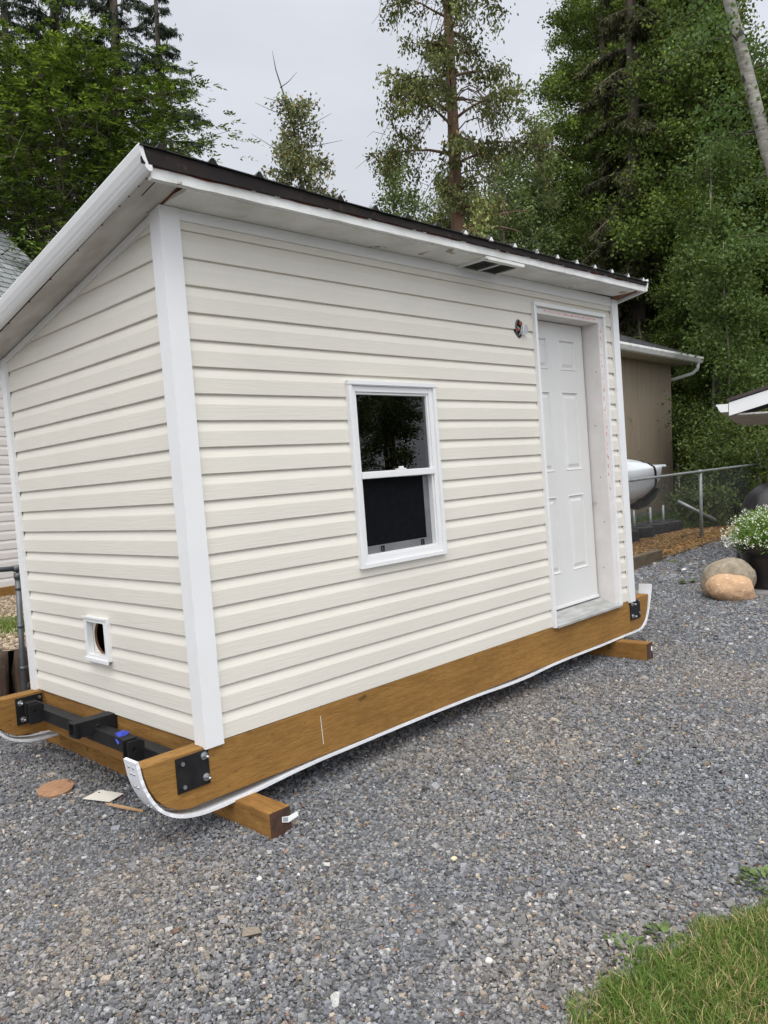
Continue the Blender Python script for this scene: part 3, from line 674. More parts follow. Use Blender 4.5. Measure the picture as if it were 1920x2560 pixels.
def stones(name, pts, size, tint, m, flat=.55):
    n = len(pts); base = np.array([(x, y, z) for x in (-1, 1) for y in (-1, 1) for z in (-1, 1)], float)
    V = base[None] * (1 + rng.uniform(-.38, .25, (n, 8, 3)))
    V *= (rng.uniform(.62, 1.25, (n, 1, 3)) * np.array([1, .78, flat]))
    # taper the top
    top = (base[:, 2] > 0); V[:, top, :2] *= rng.uniform(.35, .95, (n, 1, 1))
    V *= size[:, None, None] * .5
    az = rng.uniform(0, 6.283, n); tx = rng.normal(0, .5, n); c, s = np.cos(tx), np.sin(tx)
    y = V[..., 1] * c[:, None] - V[..., 2] * s[:, None]; z = V[..., 1] * s[:, None] + V[..., 2] * c[:, None]; V[..., 1] = y; V[..., 2] = z
    c, s = np.cos(az), np.sin(az); x = V[..., 0] * c[:, None] - V[..., 1] * s[:, None]; y = V[..., 0] * s[:, None] + V[..., 1] * c[:, None]; V[..., 0] = x; V[..., 1] = y
    V += pts[:, None]
    q = np.array([(0, 1, 3, 2), (4, 6, 7, 5), (0, 4, 5, 1), (2, 3, 7, 6), (0, 2, 6, 4), (1, 5, 7, 3)])
    F = (np.arange(n)[:, None, None] * 8 + q[None]).reshape(-1, 4)
    return np_mesh(name, V.reshape(-1, 3), F, m, np.repeat(tint, 8, 0))
def lowfreq(x, y, s, ph):
    return (np.sin(x * s + ph) * np.cos(y * s * 1.17 - ph * 1.3) + .6 * np.sin(x * s * 2.1 - y * s * 1.6 + ph * 2) + .4 * np.sin(x * s * 4.3 + y * s * 3.7 + ph)) / 2
CX, CY = -1.795, -2.882; FX, FY = .7114, .7028
def in_view(x, y, m=.6):
    dx, dy = x - CX, y - CY; d = dx * FX + dy * FY; l = dx * FY - dy * FX
    return d, (np.abs(l) < d * .485 + m) & (d > 1.2)
def scatter(n_per, d0, d1):
    area_x = (-3, 13.0); area_y = (-4.5, 3.05); A = (area_x[1] - area_x[0]) * (area_y[1] - area_y[0]); n = int(A * n_per)
    x = rng.uniform(*area_x, n); y = rng.uniform(*area_y, n); d, k = in_view(x, y); k &= (d >= d0) & (d < d1) & driveway(x, y); return x[k], y[k]
M_stone = vcmat('crushed_stone', .85, bump=.5, spec=.3)
PX, PY, SZ = [], [], []
for (dn, d0, d1, s) in ((12500, 1.2, 3.6, .0118), (9500, 3.6, 6, .0138), (4600, 6, 9, .018), (1500, 9, 13.5, .027)):
    x, y = scatter(dn, d0, d1); kk = ~((y < np.interp(x, [-.55, -.25, -.07, .13, .23, .33, .45, .57, .66, .78, 1.1, 1.7, 2.8], [-1.97, -1.86, -1.79, -1.775, -1.80, -1.80, -1.86, -1.88, -1.935, -1.99, -2.1, -2.35, -2.9]) - .03) & (x > -.55)); x, y = x[kk], y[kk]; PX.append(x); PY.append(y); SZ.append(s * np.exp(rng.normal(0, .33, len(x))))
x = np.concatenate(PX); y = np.concatenate(PY); s = np.concatenate(SZ); n = len(x)
keep = ~((x < 1.5) & (y > 2.2) & (rng.random(n) < .0)); x, y, s = x[keep], y[keep], s[keep]; n = len(x)
und = .006 * lowfreq(x, y, 2.2, .4)
z = gza(x, y) + und + rng.uniform(-.003, .007, n) + s * .12
v = np.exp(rng.normal(0, .29, n))[:, None]
blue = np.array([.132, .137, .150]); grey = np.array([.158, .158, .160]); tan = np.array([.235, .195, .150]); pale = np.array([.32, .318, .305]); red = np.array([.17, .10, .075]); white = np.array([.42, .42, .40])
dust = np.clip(.5 + 1.1 * lowfreq(x, y, 1.15, 2.1) + .5 * lowfreq(x, y, 3.1, .2) - .35, 0, 1) * np.clip(1 - (y + .2) / 2.5, .15, 1) * .7
for (px_, py_, r_, w_) in ((-.75, -.45, .42, .9), (-.30, -.15, .30, .8), (-.15, -.85, .38, .6), (-1.0, .1, .4, .5), (.55, -.55, .3, .35), (2.3, -.4, .6, .3)): dust = np.clip(dust + w_ * np.exp(-((x - px_) ** 2 + (y - py_) ** 2) / r_ ** 2) * (.6 + .5 * lowfreq(x, y, 9, px_)), 0, 1)
u = rng.random(n); col = np.where((u < .55)[:, None], blue, grey)
col = np.where(((u > .80) & (u < .865))[:, None], pale * .75, col)
col = np.where((rng.random(n) < .035 + .22 * dust)[:, None], tan, col)
col = np.where((rng.random(n) < .012)[:, None], red, col)
col = np.where((rng.random(n) < .0022)[:, None], white, col)
col = col * (1 - .6 * dust[:, None]) + np.array([.225, .195, .165]) * .6 * dust[:, None]
col = np.clip(col * v * 1.12, .01, .75)
tag(stones('gravel', np.stack([x, y, z], 1), s, col, M_stone), kind='stuff')

# organic litter on the gravel: chips, dry leaves, twigs
n = 900; x = rng.uniform(-1.5, 11, n); y = rng.uniform(-3, 2.4, n); d, k = in_view(x, y, .2); k &= driveway(x, y) & (d > 2); x, y = x[k], y[k]; n = len(x); s = rng.uniform(.005, .016, n) * (1 + .06 * np.hypot(x, y))
cc = np.where((rng.random(n) < .6)[:, None], np.array([.42, .29, .14]), np.array([.30, .12, .05])) * rng.uniform(.5, 1.3, n)[:, None]
tag(stones('leaf_litter', np.stack([x, y, gza(x, y) + .010], 1), s, cc, vcmat('dry_litter', .9), flat=.12), kind='stuff')

# ---- named small things on the gravel
M_disc = mat('sawn_disc_wood', (.38, .215, .12), (.27, .14, .075), 12, stretch=(1, 5, 1), rough=.8, bump=.2, bscale=50, spots=(.20, .08, .04), spot_scale=18, spot_t=.64)
t = MB(); n = 36; t.prism([(.088 * math.cos(2 * math.pi * k / n) * (1 + .02 * math.sin(k)), .083 * math.sin(2 * math.pi * k / n)) for k in range(n)], 'z', -.006, .006)
o = t.build('wood_disc', M_disc); o.location = (-.205, 1.09, gz(-.2, 1.09) + .024); o.rotation_euler = (math.radians(4), math.radians(-5), .4); tag(o, 'round reddish brown cut out wood disc lying on the gravel', 'wood disc')
t = MB(); t.prism([(-.10, -.055), (.07, -.065), (.10, .04), (-.055, .06)], 'z', -.0012, .0012); t2 = t.build('siding_scrap', M_siding); t2.location = (-.095, .79, gz(-.1, .8) + .022); t2.rotation_euler = (.06, .05, -.95); t2.scale = (.86, .86, 1)
tag(t2, 'small cream piece of cut vinyl lying beside the wood disc', 'scrap')
t = MB(); t.tube([(0, 0, .001), (0, 0, .0024)], .006, 10); h_ = t.build('punched_hole', M_dark, t2); h_.location = (-.045, .028, 0)
t = MB(); t.prism([(-.105, -.004), (.0, -.010), (.105, -.003), (.10, .004), (.0, .007), (-.10, .004)], 'z', -.003, .004); o = t.build('wood_splinter', mat('fresh_splinter', (.52, .33, .17), (.40, .24, .12), 20)); o.location = (-.105, .56, gz(-.1, .56) + .022); o.rotation_euler = (.05, .06, -1.15); tag(o, 'thin splinter of pale wood on the gravel by the near runner', 'splinter')
def pebble(loc, sz, c, name, label, cat, seed):
    bm = bmesh.new(); bmesh.ops.create_icosphere(bm, subdivisions=2, radius=1)
    for v in bm.verts: v.co *= 1 + .25 * noise.noise(v.co * 1.1 + Vector((seed, 0, 0)))
    me = bpy.data.meshes.new(name); bm.to_mesh(me); bm.free(); me.materials.append(c); o = bpy.data.objects.new(name, me); COL.objects.link(o)
    o.scale = sz; o.location = (loc[0], loc[1], gz(*loc) + sz[2] * .8 + .006); return tag(o, label, cat)
M_peb = mat('pale_yellow_stone', (.62, .55, .38), (.5, .42, .28), 20, rough=.8); M_peb2 = mat('white_stone', (.66, .64, .60), (.5, .48, .44), 20, rough=.8)
pebble((.43, -.98), (.016, .011, .008), M_peb, 'pebble', 'small pale yellow stone alone on the gravel in front of the shed', 'stone', 3)
pebble((.01, -1.46), (.010, .012, .009), M_peb2, 'pebble', 'small whitish stone on the gravel near the lawn corner', 'stone', 8)

# ---- lawn corner
lawn_edge = [(-.55, -1.97), (-.25, -1.86), (-.07, -1.79), (.13, -1.775), (.23, -1.80), (.33, -1.80), (.45, -1.86), (.57, -1.88), (.66, -1.935), (.78, -1.99), (1.1, -2.1), (1.7, -2.35), (2.8, -2.9)]
lx = np.array([p[0] for p in lawn_edge]); ly = np.array([p[1] for p in lawn_edge])
def lawn(x, y, off=0): return (y < np.interp(x, lx, ly) + off) & (x > -.55 - (y + 1.97) * 0) & (x < 2.8)
M_soil = mat('lawn_soil', (.045, .055, .018), (.03, .03, .014), 8, rough=1, bump=.6, bscale=40)
tag(grid_sheet('lawn_soil', np.arange(-.6, 2.9, .03), np.arange(-4.6, -1.7, .03), .010, M_soil, 0, lambda a, b: lawn(a, b, -.01)), kind='structure')
def blades(name, x, y, z, h, wd, lean, col, m, bend=.5):
    n = len(x); az = rng.uniform(0, 6.283, n); la = rng.uniform(0, 6.283, n); dx, dy = np.cos(la) * lean * h, np.sin(la) * lean * h; wx, wy = np.cos(az) * wd / 2, np.sin(az) * wd / 2
    V = np.zeros((n, 6, 3)); 
    for i, (t, ww) in enumerate(((0, 1.0), (.55, .85), (1.0, .12))):
        cx = x + dx * t ** 1.8; cy = y + dy * t ** 1.8; cz = z + h * (t - bend * lean * .5 * t ** 2.5)
        V[:, 2 * i, :] = np.stack([cx - wx * ww, cy - wy * ww, cz], 1); V[:, 2 * i + 1, :] = np.stack([cx + wx * ww, cy + wy * ww, cz], 1)
    F = (np.arange(n)[:, None, None] * 6 + np.array([(0, 1, 3, 2), (2, 3, 5, 4)])[None]).reshape(-1, 4)
    sh = np.repeat(col, 6, 0)
    return V.reshape(-1, 3), F, sh
M_grass = vcmat('grass_blade', .55, trans=.25, spec=.3)
n = 150000; x = rng.uniform(-.55, 2.0, n); y = rng.uniform(-3.4, -1.72, n)
edge = np.interp(x, lx, ly); dist = edge - y + .05 * lowfreq(x, y, 18, 1) ; k = (dist > rng.exponential(.034, n) - .03) & (in_view(x, y, .35)[1]); x, y, dist = x[k], y[k], dist[k]; n = len(x)
h = rng.uniform(.028, .062, n) * (1 + .25 * lowfreq(x, y, 14, .5)) * np.clip(.6 + dist * 6, .55, 1)
g = np.array([.095, .165, .03]); g2 = np.array([.155, .235, .048]); st = np.array([.48, .38, .19]); u = rng.random(n)
dry = np.clip(.20 + .18 * lowfreq(x, y, 7, 3.0), .03, .5)
col = g + (g2 - g) * rng.random(n)[:, None]; col = np.where((u < dry)[:, None], st, col) * rng.uniform(.65, 1.3, n)[:, None]
V, F, sh = blades('', x, y, gza(x, y) + .008, h, rng.uniform(.0018, .0036, n), rng.uniform(.1, 1.1, n), col, None)
tag(np_mesh('grass', V, F, M_grass, sh), kind='stuff')
# broad leaved weeds at the lawn's edge
M_weed = vcmat('weed_leaf', .55, trans=.2)
def weed(cx, cy, n, r, ls, label, seed):
    rn = np.random.default_rng(seed); vs = []; fs = []; cs = []
    for i in range(n):
        a = rn.uniform(0, 6.283); rr = r * math.sqrt(rn.random()); l = ls * rn.uniform(.6, 1.3); w = l * rn.uniform(.18, .34); el = rn.uniform(.05, .6)
        bx, by = cx + rr * math.cos(a) * .6, cy + rr * math.sin(a) * .6; bz = gz(bx, by) + .012
        d = np.array([math.cos(a) * math.cos(el), math.sin(a) * math.cos(el), math.sin(el)]); s = np.array([-math.sin(a), math.cos(a), 0]); c = np.array([.115, .165, .05]) * rn.uniform(.45, 1.3)
        b = len(vs); k = 7
        for j in range(k):
            t = j / (k - 1); ww = w * math.sin(math.pi * min(1, t * .93 + .04)) * (1.0 if j % 2 else .62); p = np.array([bx, by, bz]) + d * l * t - np.array([0, 0, .5 * l * t * t * math.sin(el)])
            vs += [p - s * ww, p + s * ww + np.array([0, 0, .002])]; cs += [c, c]
        fs += [(b + 2 * j, b + 2 * j + 1, b + 2 * j + 3, b + 2 * j + 2) for j in range(k - 1)]
    o = np_mesh('weed', np.array(vs), np.array(fs), M_weed, np.array(cs)); return tag(o, label, 'weed')
weed(.30, -1.745, 40, .10, .030, 'dandelion like weed at the left bulge of the lawn edge', 1)
weed(.44, -1.80, 22, .06, .034, 'low leafy weed just right of the dandelion like weed', 11)
weed(.93, -1.93, 80, .13, .034, 'patch of broad light green weeds at the right frame edge of the lawn', 2)
weed(1.70, -1.11, 6, .03, .03, 'tiny green sprout alone in the gravel above the lawn', 3)
weed(6.95, .98, 12, .09, .09, 'sprout in the gravel behind the boulders', 4)
weed(6.85, .20, 16, .10, .12, 'green seedling between the boulder and the flower pot', 5)
weed(8.6, 1.95, 10, .08, .09, 'sprout in the gravel at the end of the timber edging', 6)
weed(7.35, 1.95, 8, .07, .08, 'sprout against the timber edging nearest the shed', 9)

# ---- mulch bed and timber edging
M_mulch = gravel_mat('mulch_bed', (.09, .05, .02), (.23, .135, .05), (.34, .23, .11), (.16, .13, .045), 34)
def mulch(x, y): return (~driveway(x, y)) & (x > 5.5) & (y > 1.5) & (y < 5.8 + 0 * x) & (x < 16.5)
tag(grid_sheet('mulch_bed', np.arange(5.5, 16.6, .25), np.arange(1.5, 6, .25), .012, M_mulch, .006, mulch), kind='structure')
n = 26000; x = rng.uniform(6.3, 16, n); y = rng.uniform(1.7, 5.6, n); k = mulch(x, y) & in_view(x, y)[1]; x, y = x[k], y[k]; n = len(x)
col = np.where((rng.random(n) < .7)[:, None], np.array([.27, .16, .06]), np.array([.14, .075, .03])) * rng.uniform(.5, 1.5, n)[:, None]
tag(stones('bark_mulch', np.stack([x, y, gza(x, y) + .02 + .006], 1), rng.uniform(.025, .06, n), col, M_stone, .3), kind='stuff')
def beam(name, p0, p1, w, h, m, label, cat, seed=1, sag=0):
    p0 = Vector(p0); p1 = Vector(p1); d = p1 - p0; l = d.length; e = MB(); e.box(0, l, -w / 2, w / 2, 0, h, b=.01)
    o = e.build(name, m); o.location = p0; o.rotation_euler = d.to_track_quat('X', 'Z').to_euler(); roughen(o, .012, 5, seed); return tag(o, label, cat)
beam('edging_timber', (5.9, 2.02, gz(5.9, 2) - .03), (8.68, 2.14, gz(8.68, 2.1) - .03), .13, .20, M_edging, 'weathered brown edging timber beside the tyre bed', 'edging timber')
beam('edging_strip', (8.75, 2.19, gz(8.75, 2.2) - .02), (12.6, 2.42, gz(12.6, 2.4) - .02), .03, .06, M_edging, 'thin dark edging strip along the gravel behind the boulders', 'edging')

# ================================================================ FENCES
def fence(P, h, label, mesh=True, skip_post=(), pr=.028, rail=True, cell=.06):
    f = empty('chain_link_fence', (P[0][0], P[0][1], gz(*P[0][:2])), label, 'fence'); L0 = f.location.copy()
    tops = [Vector((p[0], p[1], gz(p[0], p[1]) + h)) - L0 for p in P]
    mb = MB(); mb.tube(tops, .021, 10); mb.build('top_rail', M_galv2, f)
    for i, p in enumerate(P):
        if i in skip_post: continue
        mb = MB(); b = Vector((p[0], p[1], gz(p[0], p[1]) - .1)) - L0; mb.tube([b, tops[i] + Vector((0, 0, -.01))], pr, 12); mb.tube([tops[i] + Vector((0, 0, -.03)), tops[i] + Vector((0, 0, .028))], pr * 1.15, 12)
        mb.build('post', M_galv2, f)
    if mesh:
        vs = []; fs = []
        for a, b in zip(P[:-1], P[1:]):
            A = Vector((a[0], a[1], 0)); B = Vector((b[0], b[1], 0)); l = (B - A).length; d = (B - A) / l; nrm = Vector((-d.y, d.x, 0)); nc = int(l / (cell / 2)); nh = int((h - .06) / (cell / 2)); r = .0011
            for i in range(nc):
                for sgn in (0, 1):
                    # zigzag wire
                    pts = []
                    for j in range(nh + 1):
                        s = i * cell / 2 + ((j + sgn) % 2) * cell / 2; q = A + d * s + nrm * (.002 if sgn else -.002); pts.append((q.x - L0.x, q.y - L0.y, gz(q.x, q.y) + .02 + j * (h - .05) / nh - L0.z))
                    if i % 2 == sgn: continue
                    base = len(vs)
                    for q in pts: vs += [(q[0] - d.x * r, q[1] - d.y * r, q[2]), (q[0] + d.x * r, q[1] + d.y * r, q[2]), (q[0] + nrm.x * r * 1.7, q[1] + nrm.y * r * 1.7, q[2])]
                    for j in range(len(pts) - 1):
                        for m_ in range(3): fs.append((base + 3 * j + m_, base + 3 * j + (m_ + 1) % 3, base + 3 * j + 3 + (m_ + 1) % 3, base + 3 * j + 3 + m_))
        np_mesh('wire_mesh', np.array(vs), np.array(fs), M_galv, parent=f)
    return f
fence([(6.6, 2.30), (8.35, 2.45), (11.62, 2.76), (14.85, 2.98)], 1.15, 'chain link fence with galvanised rail in front of the tan garage', skip_post=(1, 3))
mb = MB(); mb.tube([(14.93, 2.98, gz(15, 3) - .2), (14.90, 2.97, .6), (14.96, 2.95, 1.34)], [.075, .07, .06], 9); o = mb.build('wooden_post', M_greywood); roughen(o, .012, 6, 3); tag(o, 'weathered grey wooden fence post at the end of the chain link rail', 'post')
mb = MB(); mb.tube([(15.2, 2.86, gz(15.2, 2.9) - .2), (15.2, 2.86, 1.13)], .06, 9); o = mb.build('wooden_post', M_greywood); roughen(o, .01, 6, 5); tag(o, 'shorter grey post close behind the tall weathered wooden post', 'post')
mb = MB(); mb.tube([(12.85, 3.72, .40), (13.3, 3.2, .02)], .035, 10); o = mb.build('fallen_pipe', M_galv2); tag(o, 'grey pipe leaning down from the garage corner towards the fence post', 'pipe')
# left fence: terminal post and rail
f = empty('pipe_fence', (.335, 2.88, gz(.33, 2.88)), 'grey pipe fence post with clamps and top rail at the left edge', 'fence'); L0 = f.location.copy(); zt = .52 - L0.z
mb = MB(); mb.tube([(0, 0, -.15), (0, 0, zt)], .0195, 16); mb.build('post', M_galv, f)
mb = MB(); mb.tube([(0, 0, zt - .035), (0, 0, zt + .008)], .0245, 16); mb.tube([(.0, 0, zt), (0, 0, zt + .06)], .012, 10); mb.tube([(-.026, .0, zt + .04), (.026, 0, zt + .04)], .0245, 14); mb.build('post_cap', M_galv, f)
mb = MB(); mb.tube([(-2.2, .66, zt + .04 - .0), (0, 0, zt + .04)], .0185, 14); mb.tube([(0, 0, zt + .04), (1.2, -.36, zt + .04)], .0165, 14); mb.build('top_rail', M_galv, f)
for dz in (.10, .37, .67): 
    mb = MB(); mb.tube([(0, 0, zt - dz - .012), (0, 0, zt - dz + .012)], .0225, 14); mb.box(.018, .05, -.006, .006, zt - dz - .011, zt - dz + .011); mb.build('clamp', M_galv, f)

# log retaining wall and terrace behind
lw = empty('log_retaining_wall', (.3, 3.12, gz(.3, 3.1)), 'low retaining wall of upright dark bark logs by the left fence', 'retaining wall'); L0 = lw.location.copy(); rn = random.Random(5)
for i in range(22):
    x = -1.6 + i * .135 + rn.uniform(-.015, .015); y = 3.16 + rn.uniform(-.02, .02) + max(0, x - .4) * .2; r = rn.uniform(.040, .062); h = (.34 if i % 3 else .43) + rn.uniform(-.05, .05)
    mb = MB(); mb.tube([(x - L0.x, y - L0.y, -.1), (x - L0.x + rn.uniform(-.01, .01), y - L0.y, h)], [r, r * .94], 11); o = mb.build('log', M_log, lw); roughen(o, .035, 14, i, 2)
mb = MB(); mb.tube([(.56 - L0.x, 3.0 - L0.y, -.1), (.50 - L0.x, 3.02 - L0.y, .15), (.60 - L0.x, 3.04 - L0.y, .42)], [.07, .055, .04], 9); mb.tube([(.40 - L0.x, 3.05 - L0.y, .12), (.66 - L0.x, 3.02 - L0.y, .24)], .032, 8); o = mb.build('stump', M_log, lw); roughen(o, .03, 9, 77, 2)
M_terr = gravel_mat('terrace_gravel', (.10, .075, .05), (.26, .20, .14), (.50, .45, .38), (.24, .19, .13), 38)
xs = np.arange(-4, 5.01, .25); ys = np.arange(3.2, 12.1, .25); X, Y = np.meshgrid(xs, ys, indexing='ij')
Z = -.075 - .022 * (Y - 3.2) + .01 * lowfreq(X, Y, 1.5, 1); v = np.stack([X, Y, Z], -1).reshape(-1, 3); ny = len(ys); I, J = np.meshgrid(np.arange(len(xs) - 1), np.arange(ny - 1), indexing='ij'); a = (I * ny + J).ravel()
tag(np_mesh('terrace', v, np.stack([a, a + ny, a + ny + 1, a + 1], 1), M_terr, smooth=True), kind='structure')
def tz(x, y): return -.075 - .022 * (y - 3.2) + .01 * lowfreq(x, y, 1.5, 1)
n = 9000; x = rng.uniform(-1, 2.6, n); y = rng.uniform(3.25, 7.0, n)
col = np.array([.34, .27, .19]) * rng.uniform(.4, 1.7, n)[:, None]; tag(stones('terrace_stones', np.stack([x, y, tz(x, y) + .008], 1), rng.uniform(.018, .045, n), col, M_stone), kind='stuff')
n = 16000; x = rng.uniform(-1.2, 2.4, n); y = 4.35 + rng.normal(0, .33, n) + .15 * np.sin(x * 3)
col = np.array([.13, .19, .04]) * rng.uniform(.6, 1.4, n)[:, None]; V, F, sh = blades('', x, y, tz(x, y) + .005, rng.uniform(.02, .06, n), rng.uniform(.004, .008, n), rng.uniform(.2, 1, n), col, None)
tag(np_mesh('terrace_grass', V, F, M_grass, sh), kind='stuff')

# ================================================================ BUILDINGS
def shingle_mat(name, c1, c2):
    m = bpy.data.materials.new(name); m.use_nodes = True; nt = m.node_tree; P = nt.nodes['Principled BSDF']; N = nt.nodes.new; L = nt.links.new; P.inputs['Roughness'].default_value = .95; P.inputs['Specular IOR Level'].default_value = .2
    tc = N('ShaderNodeTexCoord'); br = N('ShaderNodeTexBrick'); br.inputs['Scale'].default_value = 1; br.inputs['Brick Width'].default_value = .19; br.inputs['Row Height'].default_value = .13; br.inputs['Mortar Size'].default_value = .006; br.inputs['Bias'].default_value = .1
    br.inputs['Color1'].default_value = (*c1, 1); br.inputs['Color2'].default_value = (*c2, 1); br.inputs['Mortar'].default_value = (.035, .035, .035, 1); br.offset = .37; L(tc.outputs['UV'], br.inputs['Vector'])
    n = N('ShaderNodeTexNoise'); n.inputs['Scale'].default_value = 30; L(tc.outputs['UV'], n.inputs['Vector']); mr = N('ShaderNodeMapRange'); mr.inputs[3].default_value = .6; mr.inputs[4].default_value = 1.4; L(n.outputs['Fac'], mr.inputs[0])
    mx = N('ShaderNodeMixRGB'); mx.blend_type = 'MULTIPLY'; mx.inputs[0].default_value = 1; L(br.outputs['Color'], mx.inputs[1]); L(mr.outputs[0], mx.inputs[2]); L(mx.outputs[0], P.inputs['Base Color'])
    b = N('ShaderNodeBump'); b.inputs['Distance'].default_value = .012; L(br.outputs['Fac'], b.inputs['Height']); b.invert = True; L(b.outputs[0], P.inputs['Normal']); return m
M_shingle_grey = shingle_mat('grey_shingles', (.30, .31, .31), (.19, .20, .20))
M_shingle_dark = shingle_mat('charcoal_shingles', (.26, .26, .265), (.13, .13, .135))
def shingle_slope(name, A, B, Cc, D, m, parent, row=.13):
    """stepped shingle courses: A,B = eave corners, D,Cc = ridge corners (A-D and B-Cc run up the slope)"""
    A, B, Cc, D = map(Vector, (A, B, Cc, D)); n = max(2, int((D - A).length / row)); nrm = (B - A).cross(D - A).normalized(); nrm = nrm if nrm.z > 0 else -nrm
    me = bpy.data.meshes.new(name); vs = []; fs = []; uv = []
    for i in range(n):
        t0, t1 = i / n, (i + 1) / n; L0, R0 = A.lerp(D, t0), B.lerp(Cc, t0); L1, R1 = A.lerp(D, t1), B.lerp(Cc, t1); b = len(vs)
        vs += [L0, R0, L0 + nrm * .012, R0 + nrm * .012, L1 + nrm * .002, R1 + nrm * .002]; fs += [(b, b + 1, b + 3, b + 2), (b + 2, b + 3, b + 5, b + 4)]
        u0 = (L0 - A).dot((B - A).normalized()); u1 = u0 + (R0 - L0).length; w0 = (L1 - A).dot((B - A).normalized()); w1 = w0 + (R1 - L1).length
        uv += [(u0, i * .13 + .04), (u1, i * .13 + .04), (u1, i * .13 + .06), (u0, i * .13 + .06), (u0, i * .13 + .008), (u1, i * .13 + .008), (w1, i * .13 + .122), (w0, i * .13 + .122)]
    me.from_pydata([tuple(v) for v in vs], [], fs); me.materials.append(m); ul = me.uv_layers.new(name='UVMap')
    for i, q in enumerate(uv): ul.data[i].uv = q
    o = bpy.data.objects.new(name, me); COL.objects.link(o); o.parent = parent; return o

# --- neighbour's white sided outbuilding on the left
th = math.atan2(.303, .947); O = Vector((1.70, 7.10, -.17))
nb = empty('outbuilding', O, 'white vinyl sided outbuilding with light grey shingle roof at the left edge', 'outbuilding', rotz=th)
x0, x1, dep, hh = -5.0, 1.5, 3.4, 3.10
P = prof_pts(.12, hh, .1143, .013); n = len(P)
mb = MB(); mb.add([(x0, i, z) for z, i in P] + [(x1, i, z) for z, i in P], [(j, j + 1, n + j + 1, n + j) for j in range(n - 1)]); mb.build('wall', M_siding_n, nb)
mb = MB(); mb.add([(x1 - .001 - i, 0, z) for z, i in P] + [(x1 - .001 - i, dep, z) for z, i in P], [(j, j + 1, n + j + 1, n + j) for j in range(n - 1)]); mb.add([(x1 - .02, 0, hh), (x1 - .02, dep, hh), (x1 - .02, dep / 2, hh + 1.9)], [(0, 1, 2)]); mb.build('wall', M_siding_n, nb)
mb = MB(); mb.box(x0, x1, .02, dep, 0, hh - .02); mb.build('wall_core', M_interior, nb)
mb = MB(); mb.box(x1 - .06, x1 + .012, -.014, .06, .10, hh); mb.build('corner_post', M_white, nb)
mb = MB(); mb.box(x0, x1 + .03, -.03, .018, -.14, .118, b=.004); mb.build('base_beam', M_wood, nb)
mb = MB(); mb.box(x0, x1 + .25, -.34, -.28, hh - .02, hh + .12); mb.box(x0, x1 + .25, -.28, 0.02, hh + .0, hh + .012); mb.build('eave', M_white, nb)
e0, e1 = x0 - .2, x1 + .27
shingle_slope('roof', (e0, -.36, hh + .10), (e1, -.36, hh + .10), (e1 - .25, dep / 2, hh + 2.04), (e0, dep / 2, hh + 2.04), M_shingle_grey, nb)
shingle_slope('roof', (e1, dep + .36, hh + .10), (e0, dep + .36, hh + .10), (e0, dep / 2, hh + 2.04), (e1 - .25, dep / 2, hh + 2.04), M_shingle_grey, nb)
mb = MB(); mb.tube([(e0, dep / 2, hh + 2.045), (e1 - .25, dep / 2, hh + 2.045)], .03, 6); mb.build('ridge_cap', M_shingle_grey, nb)

# --- tan garage on the right
M_tan = mat('tan_plywood_siding', (.31, .25, .18), (.26, .21, .15), 3, stretch=(7, 7, .25), rough=.8, bump=.12, bscale=50, bstretch=(1, 1, .04), spots=(.20, .155, .105), spot_scale=2.0, spot_t=.64)
ga = empty('garage', (17.62, 5.98, -.14), 'tan plywood garage with dark shingle roof and white gutter', 'garage'); hw = 3.74
mb = MB(); mb.box(-9, 0, 0, 3.6, .14, hw); mb.build('wall', M_tan, ga)
mb = MB()
for k in range(8): mb.box(-1.2 * k - .012 - .6, -1.2 * k - .6, -.004, 0, .14, hw - .06)
mb.box(-9, .0, -.012, -.001, hw - .05, hw); mb.build('batten', M_tan, ga)
mb = MB(); mb.box(-9, .012, -.012, 3.6, -.12, .139); mb.build('footing', mat('concrete', (.24, .23, .21), (.17, .165, .155), 5, rough=.9, bump=.2), ga)
mb = MB(); mb.box(-9, .45, -.5, .0, hw + .0, hw + .02); mb.box(.0, .45, 0, 4.1, hw, hw + .02); mb.build('soffit', M_rake_soffit, ga)
gp = [(-.50, hw + .0), (-.50, hw + .15), (-.63, hw + .16), (-.64, hw + .11), (-.60, hw + .02), (-.57, hw + .0)]
mb = MB(); mb.prism(gp, 'x', -9, .52); mb.build('gutter', M_white_old, ga)
mb = MB(); mb.prism([(-.5, hw + .02), (1.8, hw + .96), (1.8, hw + 1.11), (-.5, hw + .16)], 'x', .45, .49); mb.prism([(4.1, hw + .02), (1.8, hw + .96), (1.8, hw + 1.11), (4.1, hw + .16)], 'x', .45, .49); mb.build('fascia_board', M_white_old, ga)
mb = MB(); mb.tube([(.34, -.55, hw + .02), (.34, -.54, hw - .13), (.28, -.44, hw - .24), (.15, -.10, hw - .33), (.08, .05, hw - .37)], .045, 10); mb.build('downspout', M_white, ga)
shingle_slope('roof', (-9, -.58, hw + .165), (.50, -.58, hw + .165), (.50, 1.8, hw + 1.13), (-9, 1.8, hw + 1.13), M_shingle_dark, ga)
shingle_slope('roof', (.50, 4.18, hw + .165), (-9, 4.18, hw + .165), (-9, 1.8, hw + 1.13), (.50, 1.8, hw + 1.13), M_shingle_dark, ga)
mb = MB(); mb.add([(-.002, .0, hw), (-.002, 3.6, hw), (-.002, 1.8, hw + .86)], [(0, 1, 2)]); mb.build('gable', M_tan, ga)

# --- open shelter corner at the right edge
pv = empty('open_shelter', (8.3, .50, gz(8.3, .5)), 'corner of an open shelter with white fascia gutter and post at the right edge', 'shelter', rotz=math.atan2(-.712, .701) - math.radians(27)); L0 = pv.location
zf = lambda z: z - L0.z
